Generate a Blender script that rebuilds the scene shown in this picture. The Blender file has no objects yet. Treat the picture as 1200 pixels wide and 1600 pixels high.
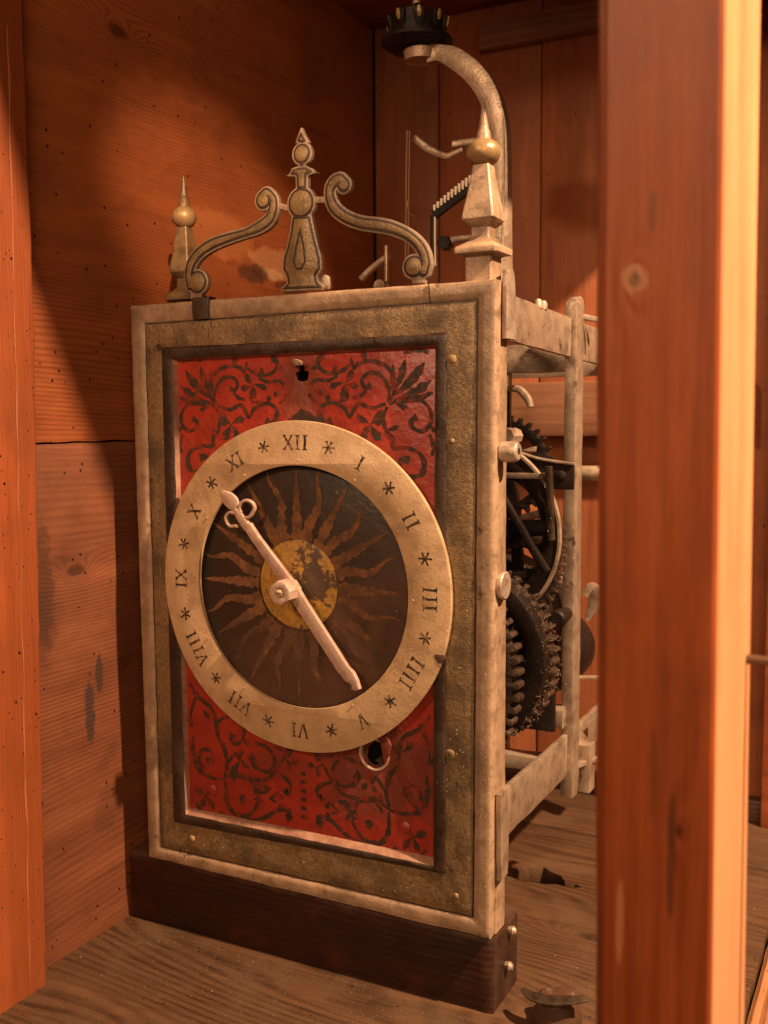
import bpy, bmesh, math, random
import numpy as np
from mathutils import Vector, Matrix, noise
random.seed(7)
S = bpy.context.scene
COL = S.collection
PI = math.pi

# ------------------------------------------------------------------ camera, lamps, exposure
cam = bpy.data.cameras.new('camera'); camo = bpy.data.objects.new('camera', cam); COL.objects.link(camo)
S.camera = camo
cam.sensor_fit = 'VERTICAL'; cam.sensor_height = 36.0; cam.lens = 1598.6 / 1600 * 36.0
CAMP = Vector((0.5418, -0.6301, 0.3545)); yaw, pitch, roll = -0.4751, -0.0910, -0.0063
Fw = Vector((math.sin(yaw)*math.cos(pitch), math.cos(yaw)*math.cos(pitch), math.sin(pitch)))
Rt = Vector((math.cos(yaw), -math.sin(yaw), 0)); Up = Rt.cross(Fw)
R2 = Rt*math.cos(roll) + Up*math.sin(roll); U2 = -Rt*math.sin(roll) + Up*math.cos(roll)
camo.matrix_world = Matrix((( R2.x, U2.x, -Fw.x, CAMP.x), (R2.y, U2.y, -Fw.y, CAMP.y), (R2.z, U2.z, -Fw.z, CAMP.z), (0, 0, 0, 1)))
cam.clip_start = 0.02; cam.clip_end = 100
cam.dof.use_dof = True; cam.dof.focus_distance = 0.74; cam.dof.aperture_fstop = 8.5
S.view_settings.view_transform = 'Standard'; S.view_settings.look = 'None'
S.view_settings.gamma = 1; S.view_settings.exposure = 0.0
S.cycles.max_bounces = 6; S.cycles.use_denoising = True

W = bpy.data.worlds.new('World'); S.world = W; W.use_nodes = True
W.node_tree.nodes['Background'].inputs[0].default_value = (1.0, 0.45, 0.20, 1)
W.node_tree.nodes['Background'].inputs[1].default_value = 0.012

def lamp(name, kind, loc, target, energy, color, size=0.02, **kw):
    l = bpy.data.lights.new(name, kind); l.energy = energy; l.color = color
    if kind == 'AREA': l.shape = 'DISK'; l.size = size
    else: l.shadow_soft_size = size
    for k, v in kw.items(): setattr(l, k, v)
    o = bpy.data.objects.new(name, l); COL.objects.link(o); o.location = loc
    o.rotation_euler = (Vector(target) - Vector(loc)).to_track_quat('-Z', 'Y').to_euler()
    return o
KEY = lamp('key_spot', 'SPOT', (1.36, -0.15, 1.49), (0.16, 0.05, 0.25), 350, (1.0, 0.66, 0.41), 0.022, spot_size=math.radians(60), spot_blend=0.3)
FRONT = lamp('front_spot', 'SPOT', (-0.06, -1.65, 1.15), (0.32, 0.0, 0.36), 62, (1.0, 0.64, 0.38), 0.06, spot_size=math.radians(34), spot_blend=1.0)
FILL = lamp('room_fill', 'AREA', (1.25, -1.75, 0.85), (0.0, 0.0, 0.4), 27, (1.0, 0.58, 0.32), 1.3)
CREST = lamp('added_patch_spot', 'SPOT', (1.10, -1.13, 1.23), (-0.026, 0.17, 0.505), 210, (1.0, 0.62, 0.36), 0.01, spot_size=math.radians(8.5), spot_blend=0.8)  # added lamp that brightens the wall patch behind the crest

DATA = {
 'scroll_l': {"s":[[0.12197,0.51241,0.0062],[0.12592,0.51611,0.00453],[0.13105,0.51093,0.00451],[0.13092,0.50443,0.00513],[0.12737,0.4973,0.00536],[0.11811,0.49252,0.0052],[0.10643,0.48938,0.00421],[0.09221,0.48717,0.00469],[0.07771,0.48414,0.00519],[0.06535,0.47871,0.00525],[0.05772,0.47146,0.0053],[0.05498,0.4628,0.00487],[0.05599,0.45485,0.00488]],"d":[[0.12262,0.51085,0.00744],[0.06277,0.45716,0.00969]],"foot":[[0.05599,0.45485],[0.0659,0.45421],[0.06561,0.44401],[0.05569,0.44459]]},
 'scroll_r': {"s":[[0.18937,0.51632,0.00465],[0.18583,0.51921,0.00486],[0.1805,0.51674,0.00547],[0.17766,0.51074,0.0049],[0.18031,0.50145,0.00529],[0.1887,0.4938,0.00525],[0.20119,0.48816,0.0052],[0.21557,0.48508,0.00532],[0.22768,0.48153,0.00507],[0.2396,0.47525,0.00464],[0.24744,0.4671,0.0048],[0.25074,0.45814,0.00479],[0.24896,0.45216,0.00518]],"d":[[0.18893,0.51458,0.0064],[0.24189,0.45564,0.00856]],"foot":[[0.24049,0.45188],[0.25033,0.45119],[0.25031,0.44386],[0.24046,0.44449]]},
 'balu': {"s":[],"d":[[0.15559,0.53946,0.00817],[0.15439,0.50582,0.01164]],"polys":[[[0.15523,0.55781],[0.15819,0.55182],[0.16158,0.54651],[0.15568,0.54543],[0.15023,0.54757],[0.15251,0.55255]],[[0.1531,0.54793],[0.15833,0.54728],[0.15805,0.52917],[0.1528,0.52977]],[[0.14099,0.5256],[0.14457,0.52667],[0.14685,0.53045],[0.15261,0.53162],[0.15874,0.53127],[0.16392,0.5285],[0.16605,0.52609],[0.16905,0.52503],[0.16342,0.52457],[0.16037,0.52382],[0.16021,0.51346],[0.15013,0.51451],[0.14985,0.52425]],[[0.14631,0.49833],[0.16259,0.49734],[0.16504,0.48651],[0.16751,0.47715],[0.17042,0.46776],[0.17095,0.45947],[0.1672,0.45476],[0.16802,0.45102],[0.17231,0.44743],[0.17054,0.44478],[0.13662,0.44557],[0.13644,0.44821],[0.14147,0.45165],[0.14064,0.45601],[0.13757,0.46091],[0.13816,0.46835],[0.1417,0.47741],[0.1448,0.48829]]]},
 'tear': [[0.15413,0.48931],[0.15579,0.48272],[0.15742,0.47429],[0.15815,0.465],[0.15476,0.45969],[0.15056,0.45999],[0.14752,0.46486],[0.14947,0.47492],[0.15182,0.48306]],
 'link': [[[0.13435,0.50633,0.00266],[0.14328,0.5036,0.00264]],[[0.16534,0.50729,0.00278],[0.17396,0.50642,0.00276]]],
 'up': [[[0.0747,0.3653,0.00067],[0.07066,0.37175,0.00089],[0.06906,0.37678,0.00089],[0.07178,0.38571,0.00089],[0.07858,0.3919,0.00088],[0.08959,0.39435,0.00087],[0.09797,0.39254,0.00087],[0.10149,0.3899,0.00108],[0.10403,0.39706,0.00043]],[[0.10277,0.39378,0.00065],[0.10907,0.38912,0.00086],[0.11795,0.38656,0.00085],[0.12682,0.38866,0.00084],[0.13038,0.39394,0.00105],[0.12861,0.39784,0.00126],[0.12515,0.39795,0.00127]],[[0.0747,0.3653,0.00067],[0.0739,0.3727,0.00067],[0.07707,0.38061,0.00088],[0.08258,0.38546,0.00088],[0.09059,0.38566,0.00087],[0.09531,0.38122,0.00087],[0.09279,0.37635,0.00087],[0.08797,0.37742,0.00153]],[[0.07368,0.36411,0.00067],[0.06435,0.36823,0.0009],[0.05175,0.36759,0.00091],[0.0434,0.36097,0.00091],[0.04236,0.35179,0.00092],[0.04858,0.34607,0.00091],[0.05575,0.34809,0.00091],[0.05714,0.35275,0.00113],[0.05267,0.35541,0.00181]],[[0.07537,0.36269,0.00067],[0.07839,0.35567,0.00089],[0.07668,0.34666,0.00089],[0.07157,0.34063,0.00112],[0.07141,0.33458,0.0009],[0.06091,0.33451,0.0009],[0.05067,0.33035,0.00091],[0.04739,0.32315,0.00115],[0.05025,0.31601,0.00114],[0.05911,0.31515,0.00091],[0.06554,0.32034,0.0009],[0.06446,0.32642,0.00113],[0.05865,0.32574,0.00204]],[[0.07665,0.36468,0.00067],[0.0876,0.36197,0.00088],[0.09734,0.36504,0.00087],[0.10202,0.36046,0.00087],[0.10502,0.35591,0.00087],[0.10991,0.36235,0.00086],[0.11987,0.36614,0.00085],[0.12796,0.36313,0.00085],[0.12946,0.35731,0.00106],[0.12542,0.35189,0.00106],[0.11962,0.35348,0.00192]],[[0.04378,0.39851,0.00068],[0.05272,0.40064,0.0009],[0.0627,0.39893,0.00067]],[[0.10584,0.37121,0.00065],[0.10861,0.36765,0.00086],[0.11402,0.3668,0.00086]],[[0.11439,0.38471,0.00064],[0.12251,0.38162,0.00085],[0.13178,0.38238,0.00063],[0.13631,0.3794,0.00105]],[[0.09153,0.3744,0.00066],[0.09626,0.37037,0.00087],[0.10222,0.3693,0.00065]],[[0.04339,0.34361,0.00069],[0.04057,0.3354,0.00092],[0.04167,0.32924,0.00069]],[[0.13147,0.366,0.00063],[0.13612,0.36883,0.00063],[0.13848,0.37264,0.00084]]],
 'upleaf': [[[[0.05272,0.40064],[0.05788,0.40508]],0.00202],[[[0.092,0.39409],[0.09457,0.40087]],0.00218],[[[0.0776,0.35367],[0.08488,0.35065]],0.00244],[[[0.07619,0.34666],[0.06634,0.34969]],0.00222],[[[0.12219,0.36514],[0.12348,0.37191]],0.00213],[[[0.12847,0.39015],[0.13652,0.39089]],0.00168],[[[0.04361,0.35077],[0.03699,0.34463]],0.00183],[[[0.06435,0.36823],[0.06287,0.35979]],0.00179],[[[0.11912,0.38692],[0.11573,0.39244]],0.0017],[[[0.07306,0.36872],[0.0469,0.39236]],0.00356],[[[0.07237,0.37073],[0.06135,0.39497]],0.00267],[[[0.07053,0.36675],[0.04194,0.38032]],0.00312],[[[0.06926,0.36576],[0.04041,0.37221]],0.00223],[[[0.07339,0.37171],[0.0712,0.3917]],0.002],[[[0.08854,0.35064],[0.07901,0.36066]],0.00286],[[[0.08854,0.35064],[0.10071,0.35514]],0.00264],[[[0.08854,0.35064],[0.08044,0.33965]],0.0033],[[[0.08854,0.35064],[0.09507,0.3401]],0.00264],[[[0.10793,0.37998],[0.10266,0.3889]],0.00258],[[[0.10887,0.37996],[0.12124,0.37641]],0.00258],[[[0.10793,0.37998],[0.10865,0.36961]],0.00344],[[[0.10743,0.37901],[0.09763,0.37764]],0.00215],[[[0.07055,0.36735],[0.05966,0.36184]],0.00178]],
 'updot': [[0.1286,0.3728,0.00211],[0.09271,0.34268,0.00176]],
 'lo': [[[0.04416,0.14859,0.00065],[0.04943,0.14035,0.00087],[0.05691,0.13537,0.00086],[0.06504,0.13051,0.00086],[0.06832,0.12117,0.00107],[0.07081,0.1088,0.00086],[0.07618,0.09979,0.00107],[0.07869,0.08843,0.00085],[0.0761,0.07783,0.00064]],[[0.06824,0.11823,0.00064],[0.07657,0.12479,0.00085],[0.08743,0.12562,0.00084],[0.09415,0.11977,0.00084],[0.09394,0.11048,0.00084],[0.08765,0.10572,0.00085],[0.08242,0.10848,0.00106],[0.08483,0.1127,0.00169]],[[0.09393,0.11009,0.00063],[0.1002,0.10616,0.00084],[0.10925,0.10842,0.00083],[0.11919,0.10451,0.00082],[0.12279,0.09666,0.00082],[0.11776,0.08825,0.00083],[0.10705,0.08889,0.00083],[0.10042,0.0956,0.00084],[0.1041,0.09846,0.00209]],[[0.07559,0.07618,0.00064],[0.08824,0.0817,0.00085],[0.10075,0.0798,0.00084],[0.11428,0.08137,0.00083],[0.12265,0.08939,0.00082],[0.13121,0.10115,0.00061]],[[0.1222,0.08894,0.00062],[0.13094,0.08593,0.00082],[0.13652,0.08056,0.00081],[0.13379,0.07441,0.00102],[0.13121,0.07646,0.00164]],[[0.07558,0.07579,0.00064],[0.06475,0.07485,0.00087],[0.05412,0.07774,0.00109],[0.04787,0.08574,0.00132],[0.04574,0.09537,0.0011],[0.04702,0.10648,0.00044]],[[0.05589,0.081,0.00065],[0.05131,0.08824,0.00087],[0.05536,0.09637,0.00087],[0.06294,0.0959,0.00086],[0.0642,0.08978,0.00086],[0.05915,0.08704,0.00174]],[[0.07648,0.07436,0.00064],[0.07749,0.05878,0.00107],[0.0847,0.04939,0.00107],[0.09668,0.04993,0.00085],[0.10505,0.0586,0.00084],[0.10664,0.06953,0.00084],[0.10004,0.07813,0.00084],[0.08819,0.07975,0.00085],[0.08157,0.07321,0.00064]],[[0.08751,0.05067,0.00064],[0.0989,0.0472,0.00085],[0.11256,0.05119,0.00084],[0.12385,0.05896,0.00103],[0.13312,0.06095,0.00102],[0.13566,0.05624,0.00123],[0.13213,0.05428,0.00185]],[[0.13121,0.10115,0.00061],[0.1355,0.09707,0.00081],[0.13431,0.0912,0.00102]],[[0.04738,0.05167,0.00066],[0.05441,0.04487,0.00088],[0.0663,0.04397,0.00087],[0.07348,0.04821,0.00108]],[[0.07916,0.0885,0.00064],[0.08631,0.09737,0.00085],[0.0908,0.09318,0.00084]],[[0.11733,0.06649,0.00062],[0.12521,0.07261,0.00082],[0.12843,0.06836,0.00103]],[[0.05234,0.14168,0.00065],[0.04779,0.13327,0.00087],[0.04461,0.12299,0.00066],[0.04529,0.11318,0.00044]],[[0.13668,0.10291,0.00061],[0.12913,0.10653,0.00061],[0.12257,0.10842,0.00061]]],
 'loleaf': [[[[0.13121,0.10115],[0.13895,0.1089]],0.00244],[[[0.13659,0.09723],[0.14418,0.09933]],0.00182],[[[0.06628,0.04297],[0.07559,0.03868]],0.00218],[[[0.04553,0.11322],[0.04089,0.11954]],0.00197],[[[0.0794,0.09831],[0.07376,0.10531]],0.00213],[[[0.12495,0.05915],[0.12838,0.06549]],0.00186],[[[0.10705,0.08889],[0.10215,0.092]],0.00188],[[[0.1016,0.06675],[0.12018,0.07561]],0.00336],[[[0.10202,0.06488],[0.11279,0.06283]],0.00273],[[[0.10274,0.06694],[0.10973,0.07776]],0.00273],[[[0.0908,0.09318],[0.08083,0.08093]],0.00275],[[[0.0908,0.09318],[0.09866,0.0876]],0.00253],[[[0.09078,0.09221],[0.0933,0.10227]],0.00232],[[[0.0572,0.05933],[0.0473,0.06569]],0.00284],[[[0.0572,0.05933],[0.06927,0.06728]],0.00262],[[[0.0572,0.05933],[0.05214,0.04948]],0.00262],[[[0.0572,0.05933],[0.06524,0.04875]],0.00241],[[[0.06594,0.11988],[0.05672,0.12848]],0.00215],[[[0.11733,0.06649],[0.12395,0.06473]],0.00145]],
 'lodot': [[0.09284,0.06236,0.0036],[0.14727,0.09134,0.00161],[0.14717,0.08474,0.00161],[0.14706,0.07812,0.00161],[0.14696,0.07149,0.00161],[0.14685,0.06485,0.00162],[0.14675,0.0582,0.00182]],
 'hub_px': [[0.14858,0.23191],[0.14422,0.23207]],
 'leafpt': [[0.08923,0.30213],[0.09194,0.30236],[0.09501,0.30189],[0.09881,0.30081],[0.10163,0.29892],[0.10376,0.29663],[0.10466,0.2943],[0.10459,0.29154],[0.10282,0.28873],[0.10088,0.28732],[0.09802,0.28801],[0.09471,0.28979],[0.09169,0.2923],[0.09,0.29423],[0.08921,0.29738]],
 'stem': [[0.10186,0.28869,0.00173],[0.10418,0.28602,0.00294],[0.10741,0.28181,0.00346],[0.10879,0.28029,0.00328],[0.10989,0.27876,0.00362],[0.11247,0.27572,0.00319]],
 'ring1': [[0.10704,0.28652,0.00112],[0.1057,0.29001,0.00112],[0.10768,0.294,0.00112],[0.11197,0.2957,0.00112],[0.11663,0.29413,0.00111],[0.1187,0.29045,0.00111],[0.11694,0.28688,0.0012],[0.11405,0.28364,0.00129],[0.10979,0.28269,0.00112]],
 'ring2': [[0.1018,0.28593,0.00113],[0.09654,0.28613,0.00113],[0.09319,0.28284,0.00114],[0.09396,0.2789,0.00114],[0.09678,0.27624,0.00114],[0.10062,0.2764,0.00113],[0.10254,0.27688,0.00096],[0.10317,0.27532,0.00078]],
 'hbar': [[0.11518,0.27936],[0.1231,0.26923],[0.14592,0.24478],[0.15459,0.23559],[0.16143,0.22589],[0.19604,0.18077],[0.20011,0.17741],[0.20314,0.17225],[0.20512,0.16607],[0.20152,0.16427],[0.19845,0.16529],[0.19899,0.16765],[0.19746,0.16931],[0.19334,0.17069],[0.19129,0.17276],[0.18976,0.1749],[0.1877,0.17651],[0.15199,0.22209],[0.14583,0.23032],[0.1378,0.24122],[0.11549,0.26745],[0.10888,0.27598]],
 'hubc': [[0.14749,0.23184]],
 'hole': [0.208,0.1153,0.01087],
 'riv_red': [[0.06398,0.0652,0.00453],[0.23224,0.0657,0.00439]],
 'riv_gold': [[0.27036,0.39299,0.00351],[0.26885,0.12563,0.0037],[0.27035,0.33902,0.00222],[0.27314,0.02541,0.00235],[0.04628,0.02408,0.00288]],
 'strap': [[0.05988,0.44515],[0.07582,0.44562],[0.07539,0.42972],[0.06001,0.42907]],
 'keyhole': [[0.1505,0.38743]],
 'tab': [[0.16673,0.45589],[0.17044,0.45619],[0.1741,0.45428],[0.17467,0.44761],[0.17355,0.44547],[0.16703,0.44587]],
 'arm': [[0.18281,0.64625,0.00533],[0.19525,0.64573,0.00739],[0.20754,0.6398,0.00942],[0.22186,0.6282,0.00984],[0.23386,0.61267,0.00977],[0.24146,0.59448,0.00922],[0.24529,0.5744,0.00871],[0.24655,0.53243,0.00876],[0.24668,0.50267,0.00881],[0.24738,0.46465,0.00886]],
 'crownc': [[0.17252,0.65443,0.03009],[0.17265,0.68691,0.02404],[0.16961,0.64737,0.02049]],
 'lever1': [[0.16644,0.58595,0.00491],[0.17513,0.57873,0.00543],[0.1849,0.57244,0.00485],[0.19515,0.56817,0.00428],[0.20193,0.56936,0.00372],[0.20977,0.57141,0.00317]],
 'lever2': [[0.20081,0.57653,0.00478],[0.21477,0.57678,0.00473],[0.22743,0.57716,0.00468]],
 'string': [[0.16529,0.58968,0.00066],[0.16457,0.56157,0.00066],[0.16384,0.53069,0.00066],[0.16305,0.48913,0.00067],[0.16237,0.47137,0.00067]],
 'rack': [[0.18823,0.5201,0.00488],[0.20078,0.52806,0.00536],[0.21481,0.53573,0.00529],[0.22751,0.54239,0.00471]],
 'rackv': [[0.18823,0.5201,0.00271],[0.18819,0.50008,0.00272],[0.18872,0.48097,0.00273]],
 'lever3': [[0.19506,0.49797,0.00541],[0.20359,0.50084,0.0043],[0.21484,0.5009,0.00372],[0.22595,0.50146,0.00369]],
 'rod4': [[0.11494,0.47456,0.00405],[0.1268,0.48391,0.00401],[0.14213,0.49285,0.00396]],
 'rod5': [[0.14459,0.49899,0.00169],[0.14439,0.4694,0.0017]]}

# ------------------------------------------------------------------ materials
def rgb(c): return (c[0], c[1], c[2], 1)
class NT:
    def __init__(s, name):
        s.m = bpy.data.materials.new(name); s.m.use_nodes = True; s.t = s.m.node_tree; s.n = s.t.nodes
        s.b = s.n['Principled BSDF']
        tc = s.n.new('ShaderNodeTexCoord'); s.co = tc.outputs['Object']
    def link(s, a, b): s.t.links.new(a, b)
    def map(s, scale=(1,1,1), loc=(0,0,0), rot=(0,0,0), src=None):
        m = s.n.new('ShaderNodeMapping'); m.inputs['Scale'].default_value = scale; m.inputs['Location'].default_value = loc; m.inputs['Rotation'].default_value = rot
        s.link(src or s.co, m.inputs['Vector']); return m.outputs[0]
    def noise(s, scale, detail=4, rough=.55, vec=None, dist=0, lac=2.0):
        x = s.n.new('ShaderNodeTexNoise'); x.inputs['Scale'].default_value = scale; x.inputs['Detail'].default_value = detail
        x.inputs['Roughness'].default_value = rough; x.inputs['Distortion'].default_value = dist
        s.link(vec or s.co, x.inputs['Vector']); return x.outputs['Fac']
    def vor(s, scale, vec=None, feat='F1', out='Distance', rnd=1):
        x = s.n.new('ShaderNodeTexVoronoi'); x.feature = feat; x.inputs['Scale'].default_value = scale; x.inputs['Randomness'].default_value = rnd
        s.link(vec or s.co, x.inputs['Vector']); return x.outputs[out]
    def math(s, op, a, b=None, c=None, clamp=False):
        x = s.n.new('ShaderNodeMath'); x.operation = op; x.use_clamp = clamp
        for i, v in enumerate((a, b, c)):
            if v is None: continue
            if isinstance(v, (int, float)): x.inputs[i].default_value = v
            else: s.link(v, x.inputs[i])
        return x.outputs[0]
    def ss(s, v, lo, hi, a=0.0, b=1.0):
        x = s.n.new('ShaderNodeMapRange'); x.interpolation_type = 'SMOOTHSTEP'
        for i, k in ((1, lo), (2, hi), (3, a), (4, b)): x.inputs[i].default_value = k
        s.link(v, x.inputs[0]); return x.outputs[0]
    def mix(s, f, a, b, mode='MIX'):
        x = s.n.new('ShaderNodeMix'); x.data_type = 'RGBA'; x.blend_type = mode
        if isinstance(f, (int, float)): x.inputs[0].default_value = f
        else: s.link(f, x.inputs[0])
        for i, v in ((6, a), (7, b)):
            if isinstance(v, tuple): x.inputs[i].default_value = rgb(v)
            else: s.link(v, x.inputs[i])
        return x.outputs[2]
    def sep(s, vec=None):
        x = s.n.new('ShaderNodeSeparateXYZ'); s.link(vec or s.co, x.inputs[0]); return x.outputs
    def bump(s, h, dist=0.001, strength=1.0, prev=None):
        x = s.n.new('ShaderNodeBump'); x.inputs['Distance'].default_value = dist; x.inputs['Strength'].default_value = strength
        s.link(h, x.inputs['Height'])
        if prev is not None: s.link(prev, x.inputs['Normal'])
        return x.outputs[0]
    def done(s, col, rough=.5, metal=0.0, normal=None, spec=.5, coat=0.0):
        for k, v in (('Base Color', col), ('Roughness', rough), ('Metallic', metal), ('Specular IOR Level', spec), ('Coat Weight', coat)):
            if isinstance(v, tuple): s.b.inputs[k].default_value = rgb(v)
            elif isinstance(v, (int, float)): s.b.inputs[k].default_value = v
            else: s.link(v, s.b.inputs[k])
        if normal is not None: s.link(normal, s.b.inputs['Normal'])
        return s.m

def wood(name, light, dark, along='y', across='z', k=130, wav=9, fiber=.35, rough=.5, holes=0.0, dirt=(.05,.02,.01), dirtamt=.35, seed=0, ringamt=.55, bumpd=.0006, coat=0.0, low=3.0, wig=.35, knots=(), streak=.5, saxis='x', spots=None, dust=None):
    t = NT(name); ax = 'xyz'.index(along); ac = 'xyz'.index(across)
    sc = [1.0,1.0,1.0]; sc[ax] = .22
    v = t.map(tuple(sc), (seed*1.37, seed*.71, seed*2.3))
    lown = t.noise(low, 3, .5, v)
    c = t.sep(t.co)[ac]
    ph = t.math('ADD', t.math('MULTIPLY', c, k*6.283/1.0*.16), t.math('MULTIPLY', lown, wav*3.0))
    kd = None; xs_ = t.sep(t.co)
    for (ka, kb, kr, kn) in knots:
        A_ = t.math('DIVIDE', t.math('SUBTRACT', xs_[ax], ka), kr*2.2); B_ = t.math('DIVIDE', t.math('SUBTRACT', c, kb), kr)
        d2 = t.math('ADD', t.math('MULTIPLY', A_, A_), t.math('MULTIPLY', B_, B_)); d2 = t.math('ADD', d2, t.math('MULTIPLY', t.math('SUBTRACT', t.noise(70, 4, .6), .5), .5))
        e_ = t.math('DIVIDE', 1.0, t.math('ADD', 1.0, t.math('ABSOLUTE', d2)))
        ph = t.math('ADD', ph, t.math('MULTIPLY', e_, kn)); core = t.ss(d2, .42, .05)
        kd = core if kd is None else t.math('MAXIMUM', kd, core)
    fine = t.noise(40, 3, .6, v); ph = t.math('ADD', ph, t.math('MULTIPLY', fine, wig))
    ring = t.ss(t.math('SINE', t.math('MULTIPLY', ph, 6.0)), -.6, 1.1)
    amp = t.noise(11, 4, .6, t.map(tuple(sc), (seed*2.7, 3, seed)))
    ring = t.math('MULTIPLY', ring, t.ss(amp, .25, .7, .25, 1.0))
    sf = [1.0,1.0,1.0]; sf[ax] = .035
    fib = t.noise(520, 5, .7, t.map(tuple(sf), (seed,0,0)))
    fib2 = t.noise(110, 4, .6, t.map(tuple(sf), (0,seed,0)))
    f = t.math('ADD', t.math('MULTIPLY', ring, ringamt), t.math('MULTIPLY', t.ss(fib, .3, .75), fiber), clamp=True)
    f = t.math('ADD', f, t.math('MULTIPLY', t.ss(fib2, .45, .8), .35), clamp=True)
    col = t.mix(f, light, dark)
    ss2 = [1.0,1.0,1.0]; ss2[ax] = .12
    stk = t.noise(34, 5, .62, t.map(tuple(ss2), (seed*.7, seed*.3, seed)))
    col = t.mix(t.math('MULTIPLY', t.ss(stk, .50, .72), streak), col, tuple(min(.8, q*1.55) for q in light))
    col = t.mix(t.math('MULTIPLY', t.ss(stk, .48, .28), streak), col, tuple(q*.55 for q in dark))
    if kd is not None: col = t.mix(t.math('MULTIPLY', kd, .85), col, tuple(q*.35 for q in dark))
    big = t.noise(7, 6, .62, t.map((1,1,1), (seed*3.1, 1, 2)))
    col = t.mix(t.math('MULTIPLY', t.ss(big, .48, .78), dirtamt), col, dirt)
    blot = t.noise(28, 5, .6, t.map((1,1,1), (seed*5.1, 4, 2)))
    col = t.mix(t.math('MULTIPLY', t.ss(blot, .55, .75), dirtamt*.5), col, dirt)
    h = t.math('SUBTRACT', t.math('MULTIPLY', fib, .5), t.math('MULTIPLY', ring, .25))
    if dust:
        dn = t.noise(18, 6, .65, t.map((1,1,1), (9, seed, 2)))
        col = t.mix(t.math('MULTIPLY', t.ss(dn, .40, .70), .55), col, dust)
        sp = t.vor(200); col = t.mix(t.math('MULTIPLY', t.math('LESS_THAN', sp, .09), .35), col, (.4,.28,.17))
    if holes:
        for scl, rr, off in ((75, .085, 0), (120, .10, 3), (200, .12, 7)):
            vv = t.map((1,1,1), (off, off*.3+seed, off*.7))
            x = t.n.new('ShaderNodeTexVoronoi'); x.inputs['Scale'].default_value = scl; t.link(vv, x.inputs['Vector'])
            # keep only holes whose cell is drawn by lot and that fall in a worm-eaten patch
            lot = t.sep(x.outputs['Color'])[0]
            patch = t.noise(9, 3, .6, t.map((1,1,1), (off+seed, 2, 5)))
            keep = t.math('LESS_THAN', lot, t.math('MULTIPLY', t.ss(patch, .36, .60), holes))
            hm = t.math('MULTIPLY', t.math('LESS_THAN', x.outputs['Distance'], rr), keep)
            col = t.mix(hm, col, (.008,.004,.002)); h = t.math('SUBTRACT', h, t.math('MULTIPLY', hm, 1.5))
    if spots:
        xyz = t.sep()
        for (cy, cz, ry, rz, c3, amt) in spots:
            a, b = [i for i in range(3) if i != 'xyz'.index(saxis)]
            d = t.math('ADD', t.math('POWER', t.math('DIVIDE', t.math('SUBTRACT', xyz[a], cy), ry), 2), t.math('POWER', t.math('DIVIDE', t.math('SUBTRACT', xyz[b], cz), rz), 2))
            d = t.math('ADD', d, t.math('MULTIPLY', t.math('SUBTRACT', t.noise(75, 6, .72), .5), 3.2))
            m = t.math('MULTIPLY', t.ss(d, 1.15, .55), amt); col = t.mix(m, col, c3)
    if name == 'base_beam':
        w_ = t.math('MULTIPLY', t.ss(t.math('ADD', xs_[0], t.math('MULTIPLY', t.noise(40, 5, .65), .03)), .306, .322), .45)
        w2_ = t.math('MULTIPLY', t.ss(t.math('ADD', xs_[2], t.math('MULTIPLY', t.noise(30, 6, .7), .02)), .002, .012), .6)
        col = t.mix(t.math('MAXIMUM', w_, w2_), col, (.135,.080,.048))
    return t.done(col, rough, 0, t.bump(h, bumpd, 1.0), .28, coat)

def metal_paint(name, c1, c2, c3=None, scale=180, rough=.45, metal=0.0, bumpd=.0007, patch=.5, wear=None, spec=.5, fine=700, grit=.35, coat=0):
    t = NT(name)
    a = t.noise(scale, 5, .6); b = t.noise(28, 5, .65, t.map((1,1,1), (3,1,4))); g = t.noise(fine, 3, .6)
    col = t.mix(t.ss(a, .35, .68), c1, c2)
    if c3: col = t.mix(t.math('MULTIPLY', t.ss(b, .42, .66), patch), col, c3)
    if wear:
        w = t.noise(60, 7, .72, t.map((1,1,1), (7,2,1))); col = t.mix(t.ss(w, .60, .68), col, wear)
    col = t.mix(t.math('MULTIPLY', t.ss(g, .55, .75), grit), col, (c2[0]*.35, c2[1]*.35, c2[2]*.35))
    sp = t.n.new('ShaderNodeTexVoronoi'); sp.inputs['Scale'].default_value = 420; t.link(t.co, sp.inputs['Vector'])
    sm = t.math('MULTIPLY', t.math('LESS_THAN', sp.outputs['Distance'], .22), t.math('LESS_THAN', t.sep(sp.outputs['Color'])[0], .07))
    col = t.mix(t.math('MULTIPLY', sm, .75), col, (min(.7, c1[0]*1.9+.05), min(.55, c1[1]*1.9+.04), min(.4, c1[2]*1.9+.03)))  # pale specks: dust and small sparkles painted into the colour
    gm = t.n.new('ShaderNodeNewGeometry')
    ed = t.math('MULTIPLY', t.ss(gm.outputs['Pointiness'], .515, .56), t.ss(t.noise(85, 5, .65), .38, .55))
    col = t.mix(t.math('MULTIPLY', ed, .55), col, (min(.65, c1[0]*1.6), min(.5, c1[1]*1.6), min(.4, c1[2]*1.6)))
    h = t.math('ADD', t.math('MULTIPLY', a, .45), t.math('MULTIPLY', g, .32)); h = t.math('ADD', h, t.math('MULTIPLY', b, .6))
    h = t.math('ADD', h, t.math('MULTIPLY', sm, .35))
    return t.done(col, t.ss(b, .3, .7, rough-.1, rough+.12), metal, t.bump(h, bumpd), spec, coat)

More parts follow.
